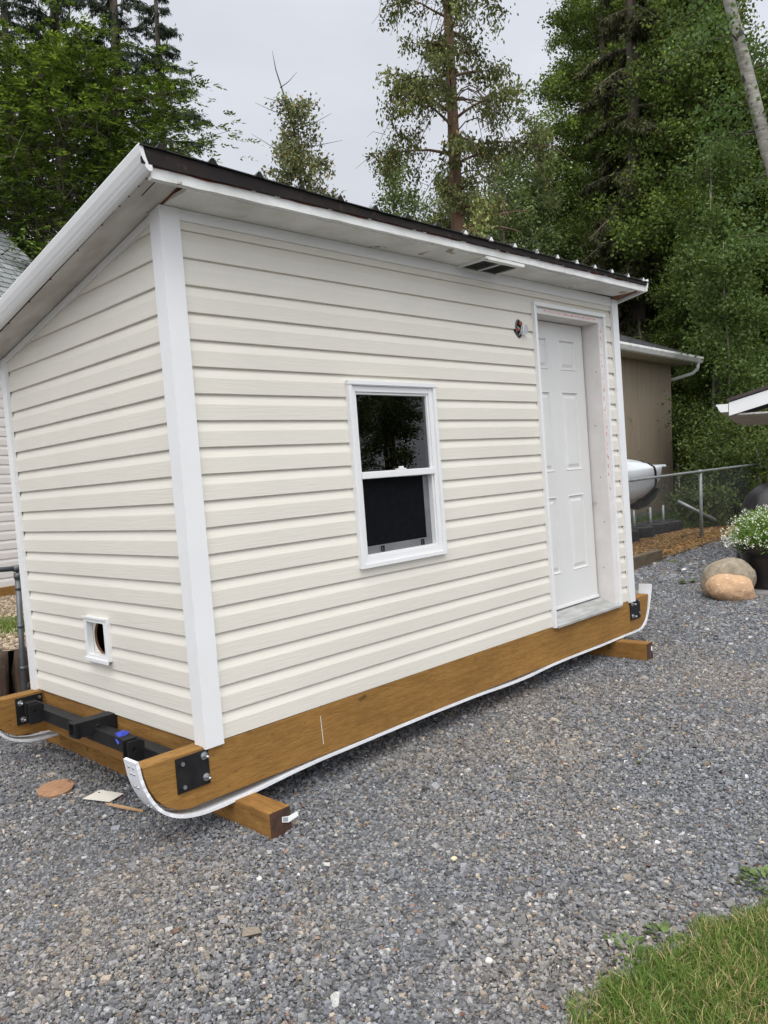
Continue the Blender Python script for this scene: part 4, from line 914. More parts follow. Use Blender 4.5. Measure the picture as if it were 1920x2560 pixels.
# local x = to the right in the picture, local y = away
mb = MB(); mb.prism([(-.455, zf(1.675)), (-.455, zf(1.835)), (2.6, zf(2.67)), (2.6, zf(2.50))], 'y', -.02, .02); mb.build('fascia_board', M_white, pv)
mb = MB(); mb.prism([(-.475, zf(1.845)), (-.475, zf(1.885)), (2.6, zf(2.72)), (2.6, zf(2.68))], 'y', -.035, 3.5); mb.build('roof', mat('brown_shingle_edge', (.075, .05, .05), (.04, .028, .03), 30, rough=.9), pv)
mb = MB(); mb.prism([(-.455, zf(1.68)), (2.6, zf(1.68)), (2.6, zf(1.70)), (-.455, zf(1.70))], 'y', .021, 3.4); mb.build('soffit', M_rake_soffit, pv)
mb = MB(); mb.prism([(-.462, zf(1.82)), (-.60, zf(1.82)), (-.60, zf(1.806)), (-.585, zf(1.79)), (-.565, zf(1.745)), (-.545, zf(1.722)), (-.462, zf(1.722))], 'y', -.03, 3.4); mb.build('gutter', M_white, pv)
mb = MB(); mb.box(-.01, .12, .05, .17, 0, zf(1.679), b=.004); mb.build('post', M_white, pv)

# ================================================================ YARD THINGS
M_tyre = mat('black_tyre_rubber', (.014, .014, .015), (.024, .023, .022), 14, rough=.75, bump=.2, bscale=60)
def tyre(loc, label, rz):
    e = empty('tyre_base', (*loc, gz(*loc) + .012), label, 'tyre', 'tyres laid flat along the garage', rz)
    prof = [(.20, .03), (.22, .0), (.30, .0), (.325, .02), (.332, .06), (.332, .15), (.325, .19), (.30, .21), (.22, .21), (.20, .18), (.26, .15), (.26, .06)]
    mb = MB(); mb.lathe(prof, n=48); n = 48; k = len(prof); mb.f += [((k - 1) * n + j, (k - 1) * n + (j + 1) % n, (j + 1) % n, j) for j in range(n)]; mb.sm += [True] * n
    for q in range(40):
        a = 2 * math.pi * q / 40; M = Matrix.Rotation(a, 4, 'Z')
        for (u, v, s) in ((.03, .065, .02), (.075, .11, -.02), (.12, .155, .02), (.162, .192, -.01)): mb.box(.325, .339, -.014 + s, .014 + s, u, v, M)
    mb.build('tyre', M_tyre, e)
    mb = MB(); mb.lathe([(0, .10), (.255, .10), (.255, .04), (0, .04)], n=24); mb.build('fill', mat('tyre_fill', (.10, .085, .06), (.06, .05, .04), 12, rough=1), e)
    mb = MB(); mb.tube([(0, 0, .05), (.012, .01, .50)], .024, 10); mb.build('post_stub', M_galv2, e); return e
T4 = [((12.78, 3.98), 'farthest of the flat black tyres with a pipe stub, by the garage corner'), ((12.34, 4.02), 'third black tyre from the shed with a pipe stub'), ((11.62, 3.98), 'second black tyre from the shed with a pipe stub'), ((10.92, 3.92), 'black tyre nearest the white shed corner post, lying flat with a pipe stub')]
for i, (p, lb) in enumerate(T4): tyre(p, lb, i * .7)
# boat hull strapped on a rack
M_hull = mat('white_hull_plastic', (.56, .58, .60), (.48, .50, .52), 2, rough=.28, spec=.5)
bt = empty('boat', (10.86, 3.10, gz(10.8, 3.1)), 'white plastic boat hull strapped down on a rack behind the fence', 'boat', rotz=math.radians(-40)); L0 = bt.location
bz = .90 - L0.z
secs = []; nR = 40; rimz = 1.09 - L0.z
S_ = [0, .01, .03, .06, .1, .15, .2, .28, .36, .45, .55, .65, .8, 1.0, 1.3, 1.7, 2.1, 2.5, 2.8, 2.95, 3.05, 3.1]; nS = len(S_) - 1
for s_ in S_:
    up = np.interp(s_, [0, .12, .2, .41, .74, 1.2, 2.6, 3.1], [.02, .022, .03, .09, .18, .24, .22, .05]); dn = np.interp(s_, [0, .02, .09, .28, .5, .83, 1.3, 2.6, 3.1], [.03, .07, .24, .35, .47, .53, .55, .52, .15]); hy = np.interp(s_, [0, .03, .1, .3, .6, 1.0, 2.6, 3.1], [.05, .10, .18, .33, .42, .46, .45, .2]); rim = rimz - .09 * min(1, s_ / 1.2); row = []
    for k in range(nR):
        th = 2 * math.pi * k / nR; c_, s2 = math.cos(th), math.sin(th); yy = hy * np.sign(c_) * abs(c_) ** .75; zz = (up if s2 > 0 else dn) * np.sign(s2) * abs(s2) ** (.9 if s2 > 0 else .8)
        if abs(s2) < .16: yy *= 1.10; zz *= .8
        if s2 > .3 and .25 < s_ < 2.9: zz -= .03 * math.exp(-((abs(yy) - hy * .55) / .035) ** 2)      # moulded groove in the deck
        row.append((-s_ - (.045 * (1 - (zz + dn) / (dn + .02)) if (zz < 0 and s_ < .1) else 0), yy, rim + zz))
    secs.append([(x_ * .72, y_, z_) for (x_, y_, z_) in row])
mb = MB(); vs = [p for r in secs for p in r]; fs = [(i * nR + j, i * nR + (j + 1) % nR, (i + 1) * nR + (j + 1) % nR, (i + 1) * nR + j) for i in range(nS) for j in range(nR)] + [tuple(range(nR)), tuple(nS * nR + q for q in range(nR))]
mb.add(vs, fs, True); mb.build('hull', M_hull, bt)
mb = MB(); mb.box(-.12, .055, -.09, .09, rimz - .022, rimz + .022, b=.018); mb.build('bow_lip', M_hull, bt)
mb = MB(); r = []
def hull_pt(s_, k):
    j_ = max(0, min(nS - 1, int(np.searchsorted(S_, s_)) - 1)); u_ = (s_ - S_[j_]) / (S_[j_ + 1] - S_[j_]); return Vector(secs[j_][k]).lerp(Vector(secs[j_ + 1][k]), u_)
for k in range(nR):
    q = hull_pt(.45, k)
    for _ in range(2): dz_ = q.z - rimz; q = hull_pt(.42 + (1.5 * dz_ if dz_ > 0 else .45 * dz_), k)
    r.append((q.x, q.y * 1.025, rimz - .05 + (q.z - rimz + .05) * 1.02))
mb.tube(r + [r[0]], .017, 6, caps=False); mb.build('strap', M_black, bt)
mb = MB(); mb.prism([(-.50, rimz - .64), (-.36, rimz - .58), (-.22, rimz - .46), (-.15, rimz - .36), (-.11, rimz - .38), (-.20, rimz - .52), (-.34, rimz - .65), (-.50, rimz - .70)], 'y', -.20, .20); mb.build('cradle', M_black, bt)
rk = empty('boat_rack', (9.6, 4.15, gz(9.6, 4.1)), 'dark wooden rack holding the white boat hull', 'rack')
for xx in (-.3, .1):
    mb = MB(); zb = rimz - .66; mb.tube([(xx, -.38, 0), (xx, -.06, zb)], .035, 6, smooth=False); mb.tube([(xx, .38, 0), (xx, .06, zb)], .035, 6, smooth=False); mb.box(xx - .04, xx + .04, -.4, .4, zb - .06, zb - .0); mb.build('trestle', M_log, rk)
# boulders
def boulder(name, c, sz, m, label, seed, rz=0, tilt=(0, 0), cut=None):
    bm = bmesh.new(); bmesh.ops.create_icosphere(bm, subdivisions=5, radius=1)
    for v in bm.verts:
        p = v.co.copy(); d = .012 * noise.noise(p * 9 + Vector((seed, 1, 3))) + .10 * noise.noise(p * 1.3 + Vector((seed, 0, 0))) + .04 * noise.noise(p * 3 + Vector((seed, 5, 0))) + .008 * noise.noise(p * 14); v.co = p * (1 + d)
        sx = abs(v.co.x); 
    if cut:
        n_ = Vector(cut[:3]).normalized()
        for v in bm.verts:
            dd = v.co.dot(n_) - cut[3]
            if dd > 0: v.co -= n_ * dd * .93
    me = bpy.data.meshes.new(name); bm.to_mesh(me); bm.free(); me.materials.append(m)
    for p in me.polygons: p.use_smooth = True
    o = bpy.data.objects.new(name, me); COL.objects.link(o); o.scale = sz; o.location = c; o.rotation_euler = (*tilt, rz); return tag(o, label, 'boulder')
M_b1 = mat('grey_green_boulder', (.30, .25, .18), (.20, .165, .12), 4, rough=.9, bump=.8, bscale=18, spots=(.33, .30, .24), spot_scale=5, spot_t=.62)
M_b2 = mat('warm_tan_boulder', (.52, .33, .19), (.40, .25, .145), 4, rough=.85, bump=.7, bscale=20, spots=(.60, .42, .27), spot_scale=4, spot_t=.58)
RZ = math.atan2(-.712, .701)
boulder('boulder', (6.27, .26, gz(6.27, .26) + .155), (.265, .24, .235), M_b1, 'grey green rounded boulder leaning behind the tan boulder', 2.1, RZ, (0, -.35))
boulder('boulder', (6.10, .155, gz(6.1, .15) + .108), (.238, .19, .148), M_b2, 'smooth tan boulder with a flat chipped end in front of the black pot', 6.4, RZ, (.1, .12), (1, -.25, .25, .86))
# flower pot
M_pot = mat('glossy_black_pot', (.010, .010, .011), (.022, .018, .016), 5, rough=.28, spots=(.10, .075, .05), spot_scale=9, spot_t=.72)
pc = Vector((6.76, .02, gz(6.76, .02))); fp = empty('flower_pot', pc + Vector((0, 0, .035)), 'large black pot full of tiny white flowers beside the boulders', 'flower pot')
mb = MB(); mb.lathe([(.0, .0), (.215, .0), (.225, .015), (.222, .03), (.240, .12), (.268, .30), (.280, .345), (.302, .36), (.315, .40), (.325, .445), (.330, .452), (.322, .460), (.300, .455), (.29, .42), (0, .42)], n=56); mb.build('pot', M_pot, fp)
mb = MB(); mb.lathe([(0, .425), (.29, .425)], n=24); mb.build('soil', M_soil, fp)
sv = MB(); sv.box(-.36, .36, -.36, .36, 0, .03, b=.004); o = sv.build('paving_slab', mat('old_paving', (.25, .24, .23), (.17, .165, .16), 8, rough=.9)); o.location = pc; o.rotation_euler = (0, 0, RZ); tag(o, 'grey paving slab under the black flower pot', 'paving slab')
def cloud_pts(n, c, r, rn):
    p = rn.normal(0, 1, (n, 3)); p /= np.linalg.norm(p, axis=1)[:, None]; return c + p * (rn.random(n)[:, None] ** .4) * r
def leaf_quads(P, size, rn, droop=.3, aspect=.5, fold=.0, dirv=None):
    n = len(P); d = rn.normal(0, 1, (n, 3)); 
    if dirv is not None: d = dirv + d * .45
    d[:, 2] -= droop * 1.5; d /= np.linalg.norm(d, axis=1)[:, None] + 1e-9
    u = rn.normal(0, 1, (n, 3)) * .55 + np.array([0, 0, .0]); u[:, 2] += 0; s = np.cross(d, u + np.array([0, 0, 1.0])); s /= np.linalg.norm(s, axis=1)[:, None] + 1e-9
    L = size[:, None]; V = np.empty((n, 4, 3)); V[:, 0] = P; V[:, 1] = P + d * L * .45 + s * L * aspect * .5; V[:, 2] = P + d * L; V[:, 3] = P + d * L * .45 - s * L * aspect * .5
    nm = np.cross(d, s); V[:, 1] += nm * L * fold; V[:, 3] += nm * L * fold
    return V.reshape(-1, 3), np.arange(n * 4).reshape(-1, 4)
rn = np.random.default_rng(3); M_leafv = vcmat('flower_foliage', .6, trans=.25)
n = 9000; p = cloud_pts(n, np.array([0, 0, .50]), np.array([.36, .36, .30]), rn); k = (p[:, 2] > .38); p = p[k]; n = len(p)
col = np.array([.14, .24, .045]) * rn.uniform(.5, 1.5, n)[:, None]; V, F = leaf_quads(p, rn.uniform(.04, .09, n), rn, -.5, .12); np_mesh('foliage', V, F, M_leafv, np.repeat(col, 4, 0), fp)
n = 620; a = rn.uniform(0, 6.283, n); el = np.arcsin(rn.uniform(-.12, 1, n)); rr = rn.uniform(.72, 1.12, n); p = np.stack([np.cos(a) * np.cos(el) * .42 * rr, np.sin(a) * np.cos(el) * .42 * rr, .47 + np.sin(el) * .34 * rr], 1)
q = np.concatenate([p + rn.normal(0, .009, p.shape) for _ in range(5)]); n = len(q); col = np.array([.80, .80, .70]) * rn.uniform(.8, 1.1, n)[:, None]
V, F = leaf_quads(q, rn.uniform(.012, .020, n), rn, 0, .9); tag(np_mesh('blossom', V, F, M_leafv, np.repeat(np.clip(col, 0, .9), 4, 0), fp), kind='stuff')
# covered grill
M_cover = mat('black_cover_fabric', (.007, .0065, .008), (.014, .012, .015), 3, rough=.42, bump=.5, bscale=5)
gr = MB(); n = 40; prof = [(.46, 0), (.47, .3), (.46, .55), (.44, .68), (.40, .80), (.33, .91), (.22, .99), (.10, 1.03), (0, 1.04)]
gr.lathe(prof, n=48); gc = (8.16, .36); o = gr.build('covered_grill', M_cover); o.location = (*gc, gz(*gc)); roughen(o, .05, 3.5, 4); 
for v in o.data.vertices:
    a = math.atan2(v.co.y, v.co.x); v.co.x *= 1 + .035 * math.sin(a * 9 + v.co.z * 2); v.co.y *= 1 + .035 * math.sin(a * 9 + v.co.z * 2)
tag(o, 'grill under a shiny black fabric cover behind the flower pot', 'grill')
mb = MB(); mb.box(-.14, .14, -.06, .06, 0, .18, b=.008); o = mb.build('wooden_box', M_greywood); o.location = (9.65, 1.05, gz(9.6, 1)); o.rotation_euler = (0, 0, RZ); tag(o, 'small pale wooden box on the gravel behind the white flowers', 'box')

# ================================================================ TREES
def PL(d, l): return (CX + .7106 * d + .70099 * l, CY + .7021 * d - .71205 * l)
M_bark = mat('grey_brown_bark', (.13, .105, .08), (.06, .048, .038), 9, stretch=(1, 1, .2), rough=.95, bump=.8, bscale=22)
M_barkred = mat('reddish_brown_bark', (.17, .10, .065), (.085, .05, .035), 9, stretch=(1, 1, .25), rough=.95, bump=.9, bscale=20)
M_birch = mat('pale_birch_bark', (.33, .32, .28), (.19, .175, .145), 7, stretch=(1, 1, 3), rough=.8, bump=.3, bscale=20, spots=(.045, .04, .035), spot_scale=5, spot_t=.60)
M_leaf = vcmat('broad_leaf', .6, trans=.26, spec=.2)
M_needle = vcmat('conifer_needle', .7, trans=.08, spec=.3)
def tree(name, label, group, x, y, H, r0, lo, prof, n_limb, elev, leafN, lsize, tints, seed, bark=M_bark, sub=7, droop=.25, aspect=.62, jit=.13, lean=(0, 0), curve=.15, spread=None, clump=0.0, subl=.38, kind='leaf', az=None, zfloor=None, bare=.0, trunk_top=1.0, bend=0):
    rr = np.random.default_rng(seed); z0 = gz(x, y) - .1 if zfloor is None else zfloor
    root = empty(name, (x, y, z0), label, 'tree', group)
    def tp(t): return np.array([lean[0] * t + bend * math.sin(t * 3.1) * .5, lean[1] * t + bend * math.cos(t * 2.6) * .35 - bend * .35, H * t])
    mb = MB(); K = 14; mb.tube([tp(i / K * trunk_top) for i in range(K + 1)], [max(.012, r0 * (1 - .88 * i / K) ** .8) for i in range(K + 1)], 10)
    segs = []; limbs = MB()
    for i in range(n_limb):
        t = lo + (1 - lo) * ((i + rr.random()) / n_limb); t = min(t, .985); R = prof(t) * rr.uniform(.62, 1.12)
        if R < .05: continue
        a = (i * 2.4 + rr.normal(0, .5)) if az is None else az(rr); el = math.radians(elev(t) + rr.normal(0, 7)); p = tp(t); pts = [p]; n = 6; d = np.array([math.cos(a) * math.cos(el), math.sin(a) * math.cos(el), math.sin(el)])
        for k in range(n):
            d = d + np.array([rr.normal(0, .09), rr.normal(0, .09), -curve * (1 if kind != 'spruce' else .6) + rr.normal(0, .05)]); d /= np.linalg.norm(d); p = p + d * R / n; pts.append(p)
        rb = max(.006, r0 * (1 - .88 * t) * .36); limbs.tube(pts, [max(.004, rb * (1 - .85 * k / n)) for k in range(n + 1)], 5, caps=False)
        if rr.random() < bare: continue
        if kind == 'spruce':
            for k in range(1, n):
                for s in (-1, 1):
                    u = rr.random(); q0 = np.array(pts[k]) * (1 - u) + np.array(pts[k + 1]) * u; sd = np.array([-math.sin(a) * s, math.cos(a) * s, -.15]) + d * .8; sd /= np.linalg.norm(sd); l = R * .30 * (1 - .55 * (k + u) / n) * rr.uniform(.7, 1.3)
                    segs.append((q0, q0 + sd * l + np.array([0, 0, -.12 * l]), l))
            segs.append((np.array(pts[1]), np.array(pts[3]), R * .5)); segs.append((np.array(pts[3]), np.array(pts[6]), R * .5))
        else:
            for k in range(sub):
                u = rr.uniform(.22, 1.0) * n; k0 = min(n - 1, int(u)); q0 = np.array(pts[k0]) * (1 - (u - k0)) + np.array(pts[k0 + 1]) * (u - k0)
                sd = d + rr.normal(0, .75, 3); sd[2] = sd[2] * .7 + .1; sd /= np.linalg.norm(sd); l = R * subl * rr.uniform(.5, 1.2); q1 = q0 + sd * l * .55; q2 = q1 + (sd + np.array([0, 0, -droop * .8])) * l * .5
                limbs.tube([q0, q1, q2], [.008 + rb * .12, .006, .003], 3, caps=False, smooth=False)
                if rr.random() < clump: continue
                segs.append((q0, q1, l * .4)); segs.append((q1, q2, l))
            segs.append((np.array(pts[4]), np.array(pts[6]), R * .25))
    mb.v and mb.build('trunk', bark, root); limbs.build('branches', bark, root)
    A = np.array([s[0] for s in segs]); B = np.array([s[1] for s in segs]); Wt = np.array([s[2] for s in segs]); idx = rr.choice(len(segs), leafN, p=Wt / Wt.sum()); u = rr.random(leafN)[:, None]
    P = A[idx] * (1 - u) + B[idx] * u
    segt = np.exp(rr.normal(0, .30, len(segs)))[idx]
    if kind == 'spruce':
        P = P + rr.normal(0, .025, P.shape); dv = (B[idx] - A[idx]); dv /= np.linalg.norm(dv, axis=1)[:, None] + 1e-9; dv = dv * .6 + np.array([0, 0, -.55]); sz = lsize * rr.uniform(.5, 1.2, leafN)
        V, F = leaf_quads(P, sz, rr, .12, aspect, 0, dv)
    elif kind == 'ash':
        # pinnate sprays: a short arching stem with paired leaflets
        nf = leafN // 9; P = P[:nf] + rr.normal(0, jit, (nf, 3)); d0 = rr.normal(0, 1, (nf, 3)); d0[:, 2] = d0[:, 2] * .35 + .05; d0 += (P - np.array([0, 0, P[:, 2].mean()])) * .35; d0 /= np.linalg.norm(d0, axis=1)[:, None]
        sd = np.cross(d0, np.array([0, 0, 1.0])); sd /= np.linalg.norm(sd, axis=1)[:, None] + 1e-6; Ls = rr.uniform(.20, .34, nf); Vs = []
        for q in range(9):
            k = q // 2; s = (1 if q % 2 else -1) if q < 8 else 0; tt = (k + 1) / 5.2; b = P + d0 * (Ls * tt)[:, None] - np.array([0, 0, 1]) * (Ls * .5 * tt ** 2)[:, None]
            dd = (sd * s * .85 + d0 * .6 + np.array([0, 0, -.28]) + rr.normal(0, .12, (nf, 3))) if s else d0 + np.array([0, 0, -.6]); dd /= np.linalg.norm(dd, axis=1)[:, None]
            ww = np.cross(dd, np.array([0, 0, 1.0]) + rr.normal(0, .25, (nf, 3))); ww /= np.linalg.norm(ww, axis=1)[:, None] + 1e-6; l = (lsize * rr.uniform(.75, 1.15, nf))[:, None]
            Vq = np.empty((nf, 4, 3)); Vq[:, 0] = b; Vq[:, 1] = b + dd * l * .45 + ww * l * .19; Vq[:, 2] = b + dd * l; Vq[:, 3] = b + dd * l * .45 - ww * l * .19; Vs.append(Vq)
        V = np.concatenate(Vs).reshape(-1, 3); F = np.arange(len(V)).reshape(-1, 4); segt = np.tile(np.exp(rr.normal(-.12, .42, nf)), 9); leafN = nf * 9
    else:
        P = P + rr.normal(0, jit, P.shape); V, F = leaf_quads(P, lsize * rr.uniform(.6, 1.25, leafN), rr, droop, aspect, .08)
    t0, t1 = np.array(tints[0]), np.array(tints[1]); c = t0 + (t1 - t0) * rr.random((len(F), 1)) ** 1.5; c = c * segt[:len(F), None] * rr.uniform(.75, 1.25, (len(F), 1))
    if len(tints) > 2: c = np.where((rr.random(len(F)) < tints[3])[:, None], np.array(tints[2]), c)
    o = np_mesh('crown', V, F, M_needle if kind == 'spruce' else M_leaf, np.repeat(np.clip(c, .004, .5), 4, 0), root); return root
def copy_tree(r, x, y, sc, rz, label, group=None, szz=None):
    c = r.copy(); COL.objects.link(c); c.location = (x, y, gz(x, y) - .1); c.scale = (sc, sc, szz or sc); c.rotation_euler = (0, 0, rz); c['label'] = label
    if group: c['group'] = group
    for ch in list(r.children):
        k = ch.copy(); COL.objects.link(k); k.parent = c
    return c
oval = lambda lo, R, p=.5: (lambda t: R * max(0.0, math.sin(math.pi * min(1, max(0, (t - lo) / (1 - lo))) ** .75)) ** p)
cone = lambda lo, R: (lambda t: R * min(1, (1.02 - t) / (1 - lo)) ** .85)
G_ASH = ((.038, .070, .014), (.13, .19, .036)); G_ASP = ((.050, .084, .017), (.165, .215, .052)); G_COT = ((.070, .090, .030), (.17, .185, .065), (.34, .26, .06), .02); G_SPR = ((.018, .032, .016), (.042, .062, .028)); G_MOSS = ((.030, .036, .014), (.10, .095, .034))

# left group
x, y = PL(13.4, -5.15)
tree('broadleaf_tree', 'dense broadleaf tree with long feathery leaf sprays behind the shed roof corner', None, x, y, 8.35, .18, .22, oval(.10, 3.05, .55), 105, lambda t: 12 + 45 * t, 115000, .095, G_ASH, 11, sub=9, kind='ash', jit=.19, curve=.08, zfloor=-.5)
x, y = PL(14.4, -8.3)
tree('broadleaf_tree', 'second dense broadleaf tree cut by the left frame edge', None, x, y, 8.3, .19, .2, oval(.10, 2.9, .55), 80, lambda t: 12 + 45 * t, 72000, .10, G_ASH, 12, sub=8, kind='ash', jit=.25, curve=.08, zfloor=-.5)
x, y = PL(22, -6.75); sp1 = tree('spruce_tree', 'tall open spruce behind the broadleaf tree, second from the left', 'spruces on the left', x, y, 19, .26, .42, cone(.42, 2.6), 95, lambda t: -6 + 26 * t, 60000, .14, G_SPR, 21, kind='spruce', aspect=.20, curve=.10)
x, y = PL(22.5, -8.55); copy_tree(sp1, x, y, 1.06, 2.1, 'tall dark spruce nearest the left frame corner')
x, y = PL(21, -5.35); copy_tree(sp1, x, y, .77, 4.0, 'slender spruce rightmost of the left spruces, its top just in the picture', szz=.80)
x, y = PL(24, -10.6); copy_tree(sp1, x, y, 1.0, 1.0, 'spruce at the far left, mostly behind the broadleaf trees')

# dying aspen with bare leader
x, y = PL(18, -1.62)
at_ = tree('dying_aspen', 'thin aspen with a bare dead leader, alone against the sky above the roof', None, x, y, 10.0, .10, .45, lambda t: 2.5 * (1 - t) ** .55 * (.75 + .4 * math.sin(t * 40)) + .12, 70, lambda t: 30, 21000, .085, ((.095, .115, .05), (.19, .20, .095), (.38, .28, .07), .05), 31, sub=6, jit=.10, droop=.5, trunk_top=.94, bend=.1)
mb = MB(); mb.tube([(0, 0, 9.2), (-.12, .10, 9.9), (-.30, .24, 10.7), (-.34, .28, 11.1)], [.03, .022, .012, .004], 5)
for (a, b, c_, q) in ((-.25, .18, 10.3, (.30, -.25, .35)), (-.1, .08, 9.7, (-.55, .5, .30)), (.0, 0, 9.4, (.6, -.55, .35)), (0, 0, 9.0, (.75, -.7, .15)), (0, 0, 8.8, (-.7, .7, .55)), (-.2, .15, 10.0, (-.3, .3, .12)), (0, 0, 7.6, (-.75, .75, .2)), (0, 0, 7.2, (-.85, .85, -.1))): mb.tube([(a, b, c_), (a + q[0] * .5, b + q[1] * .5, c_ + q[2] * .4), (a + q[0], b + q[1], c_ + q[2])], [.011, .008, .003], 4)
mb.build('dead_leader', M_bark, at_)

# tall half bare cottonwood
x, y = PL(14, 1.50); rl = np.random.default_rng(5)
def az_c(rr): return rr.uniform(0, 6.283)
ct = tree('cottonwood', 'tall straight cottonwood with reddish trunk and sparse drooping leaves above the roof', None, x, y, 13.6, .165, .36, lambda t: 1.62 * (.78 + .40 * math.sin(t * 37)) * min(1, 1.9 - 1.25 * t), 60, lambda t: 14 + 26 * t, 29000, .08, G_COT, 41, bark=M_barkred, sub=7, jit=.085, droop=.95, aspect=.5, curve=.10, clump=.34, subl=.46, bare=.10, bend=.12, lean=(-.12, .14))
rr = random.Random(9); mb = MB()
for i in range(46):   # bare curling twigs
    z = rr.uniform(5.2, 12.5); a = rr.uniform(0, 6.28); R = rr.uniform(.7, 1.75); p = [(0, 0, z)]
    for k in range(1, 7): p.append((math.cos(a + k * .07) * R * k / 6, math.sin(a + k * .07) * R * k / 6, z + .25 * math.sin(k * .7) * R * .6 - .02 * k * k * R))
    mb.tube(p, [.016, .013, .010, .008, .006, .004, .003], 4)
    for k in (2, 3, 4, 5):
        q = p[k]; l = rr.uniform(.15, .4); b = a + rr.uniform(-1.2, 1.2); mb.tube([q, (q[0] + l * .6 * math.cos(b), q[1] + l * .6 * math.sin(b), q[2] + l * .3), (q[0] + l * math.cos(b), q[1] + l * math.sin(b), q[2] + l * .2)], [.005, .004, .002], 3)
mb.build('bare_twigs', M_bark, ct)
x, y = PL(14.2, 1.0); 

# right wood : prototypes
GR = 'trees of the wood on the right'
x, y = PL(33.0, 9.6)
p1 = tree('aspen_tree', 'tall bright green aspen whose crown forms the left edge of the wood', GR, x, y, 27, .22, .18, oval(.10, 2.7, .45), 100, lambda t: 18 + 38 * t, 80000, .115, G_ASP, 51, sub=7, jit=.17, droop=.35, aspect=.8)
x, y = PL(24.5, 10.2)
p2 = tree('aspen_tree', 'tall aspen between the drooping spruce and the pale birch', GR, x, y, 16.0, .18, .10, oval(.03, 2.7, .4), 100, lambda t: 15 + 38 * t, 80000, .11, G_ASP, 52, sub=8, jit=.20, droop=.3, aspect=.8)
x, y = PL(25, 3.0)
p3 = tree('young_aspen', 'young aspen in pale leaf low behind the cottonwood trunk', GR, x, y, 10.0, .08, .12, oval(.05, 1.25, .5), 55, lambda t: 38, 24000, .08, ((.075, .115, .035), (.17, .21, .075)), 53, sub=6, jit=.13, droop=.3, aspect=.8)
x, y = PL(26.4, 8.65)
sp2 = tree('spruce_tree', 'big spruce with drooping mossy boughs in front of the wood', None, x, y, 27, .30, .16, cone(.12, 3.3), 150, lambda t: -18 + 34 * t, 150000, .21, G_MOSS, 22, kind='spruce', aspect=.17, curve=.16)
lab_in = 'leafy tree deep in the dense wood on the right, its trunk hidden by foliage'
for i, (d, l, s, rz, pr_, lb) in enumerate([
    (23.5, 11.4, .72, 2.7, p2, lab_in), (22.0, 11.3, .74, 4.4, p2, 'tall leafy tree at the right frame edge behind the pale birch'), (31, 13.2, 1.1, .4, p2, lab_in), (29, 11.3, 1.12, 5.2, p2, lab_in),
    (28.0, 10.3, .62, 2.2, p1, 'slim aspen just right of the drooping spruce'), (36, 10.0, .9, 3.3, p1, 'aspen directly behind the bright green edge tree'), (33, 12.6, 1.3, 1.9, p2, lab_in), (34, 11.4, 1.35, 3.9, p2, lab_in), (34, 15.5, 1.1, 3.0, p2, lab_in),
    (27, 5.6, 1.3, 1.1, p3, 'pale young aspen under the crown of the edge aspen'), (26, .7, 1.2, 2.0, p3, 'young aspen just left of the cottonwood foot'), (29, 3.9, 1.12, 4.0, p3, 'young aspen behind the gap between cottonwood and wood'), (24, 3.9, 1.08, 5.0, p3, 'short young aspen right of the cottonwood trunk'),
    (27, -.3, 1.02, 5.5, p3, 'small aspen top just above the roof left of the cottonwood'), (28, 4.9, 1.25, .9, p3, 'young aspen deep behind the edge aspen'), (26, 2.5, 1.12, .3, p3, 'young aspen hidden behind the cottonwood trunk foot'), (30, 6.6, .80, 2.4, p2, 'leafy tree low at the left foot of the wood'), (28, 6.9, .62, 4.4, p2, 'low leafy tree in front of the wood, left of the drooping spruce'),
    (22.6, 9.3, .55, 3.6, p2, 'small leafy tree with dark foliage right above the garage gutter end'), (38, 13, 1.1, 5.0, p2, lab_in), (38, 18, 1.1, 1.0, p2, lab_in), (38, 9.5, .8, 1.9, p2, lab_in)]):
    x, y = PL(d, l); copy_tree(pr_, x, y, s, rz, lb, GR)
# pale leaning birch near the right edge
br = empty('birch_tree', (12.0, .15, gz(12, .15) - .1), 'pale birch with a leaning bare trunk at the upper right edge', 'tree'); L0 = br.location
PB = [(12.0, .15, -.3), (11.75, .50, 1.5), (11.40, 1.02, 4.0), (11.14, 1.42, 5.76), (11.03, 1.59, 6.68), (10.87, 1.85, 8.1), (10.80, 1.95, 9.2), (10.65, 2.15, 11.0)]
mb = MB(); mb.tube([Vector(p) - L0 for p in PB], [.14, .125, .11, .10, .094, .084, .075, .05], 14); mb.build('trunk', M_birch, br)
rr = np.random.default_rng(77); lm = MB(); A = []
for i in range(34):
    t = rr.uniform(1.0, 7); k = min(6, int(t)); q = Vector(PB[k]).lerp(Vector(PB[k + 1]), t - k) - L0
    if q.z < 4.2 and rr.random() < .6: continue
    a = rr.uniform(0, 6.28); R = rr.uniform(.5, 1.5); p = [q]
    for j in range(4): q = q + Vector((math.cos(a) * R / 4, math.sin(a) * R / 4, rr.uniform(-.05, .2) * R / 2)); p.append(q)
    lm.tube(p, [.018, .013, .009, .006, .003], 4); A += [(p[j], p[j + 1]) for j in (1, 2, 3)]
lm.build('branches', M_bark, br)
n = 7000; ii = rr.integers(0, len(A), n); u = rr.random(n)[:, None]; Pn = np.array([a[0] for a in A])[ii] * (1 - u) + np.array([a[1] for a in A])[ii] * u + rr.normal(0, .16, (n, 3))
V, F = leaf_quads(Pn, .075 * rr.uniform(.6, 1.2, n), rr, .4, .75, .08); c = np.array([.06, .11, .03]) + rr.random((n, 1)) * np.array([.06, .08, .03]); np_mesh('crown', V, F, M_leaf, np.repeat(c, 4, 0), br)
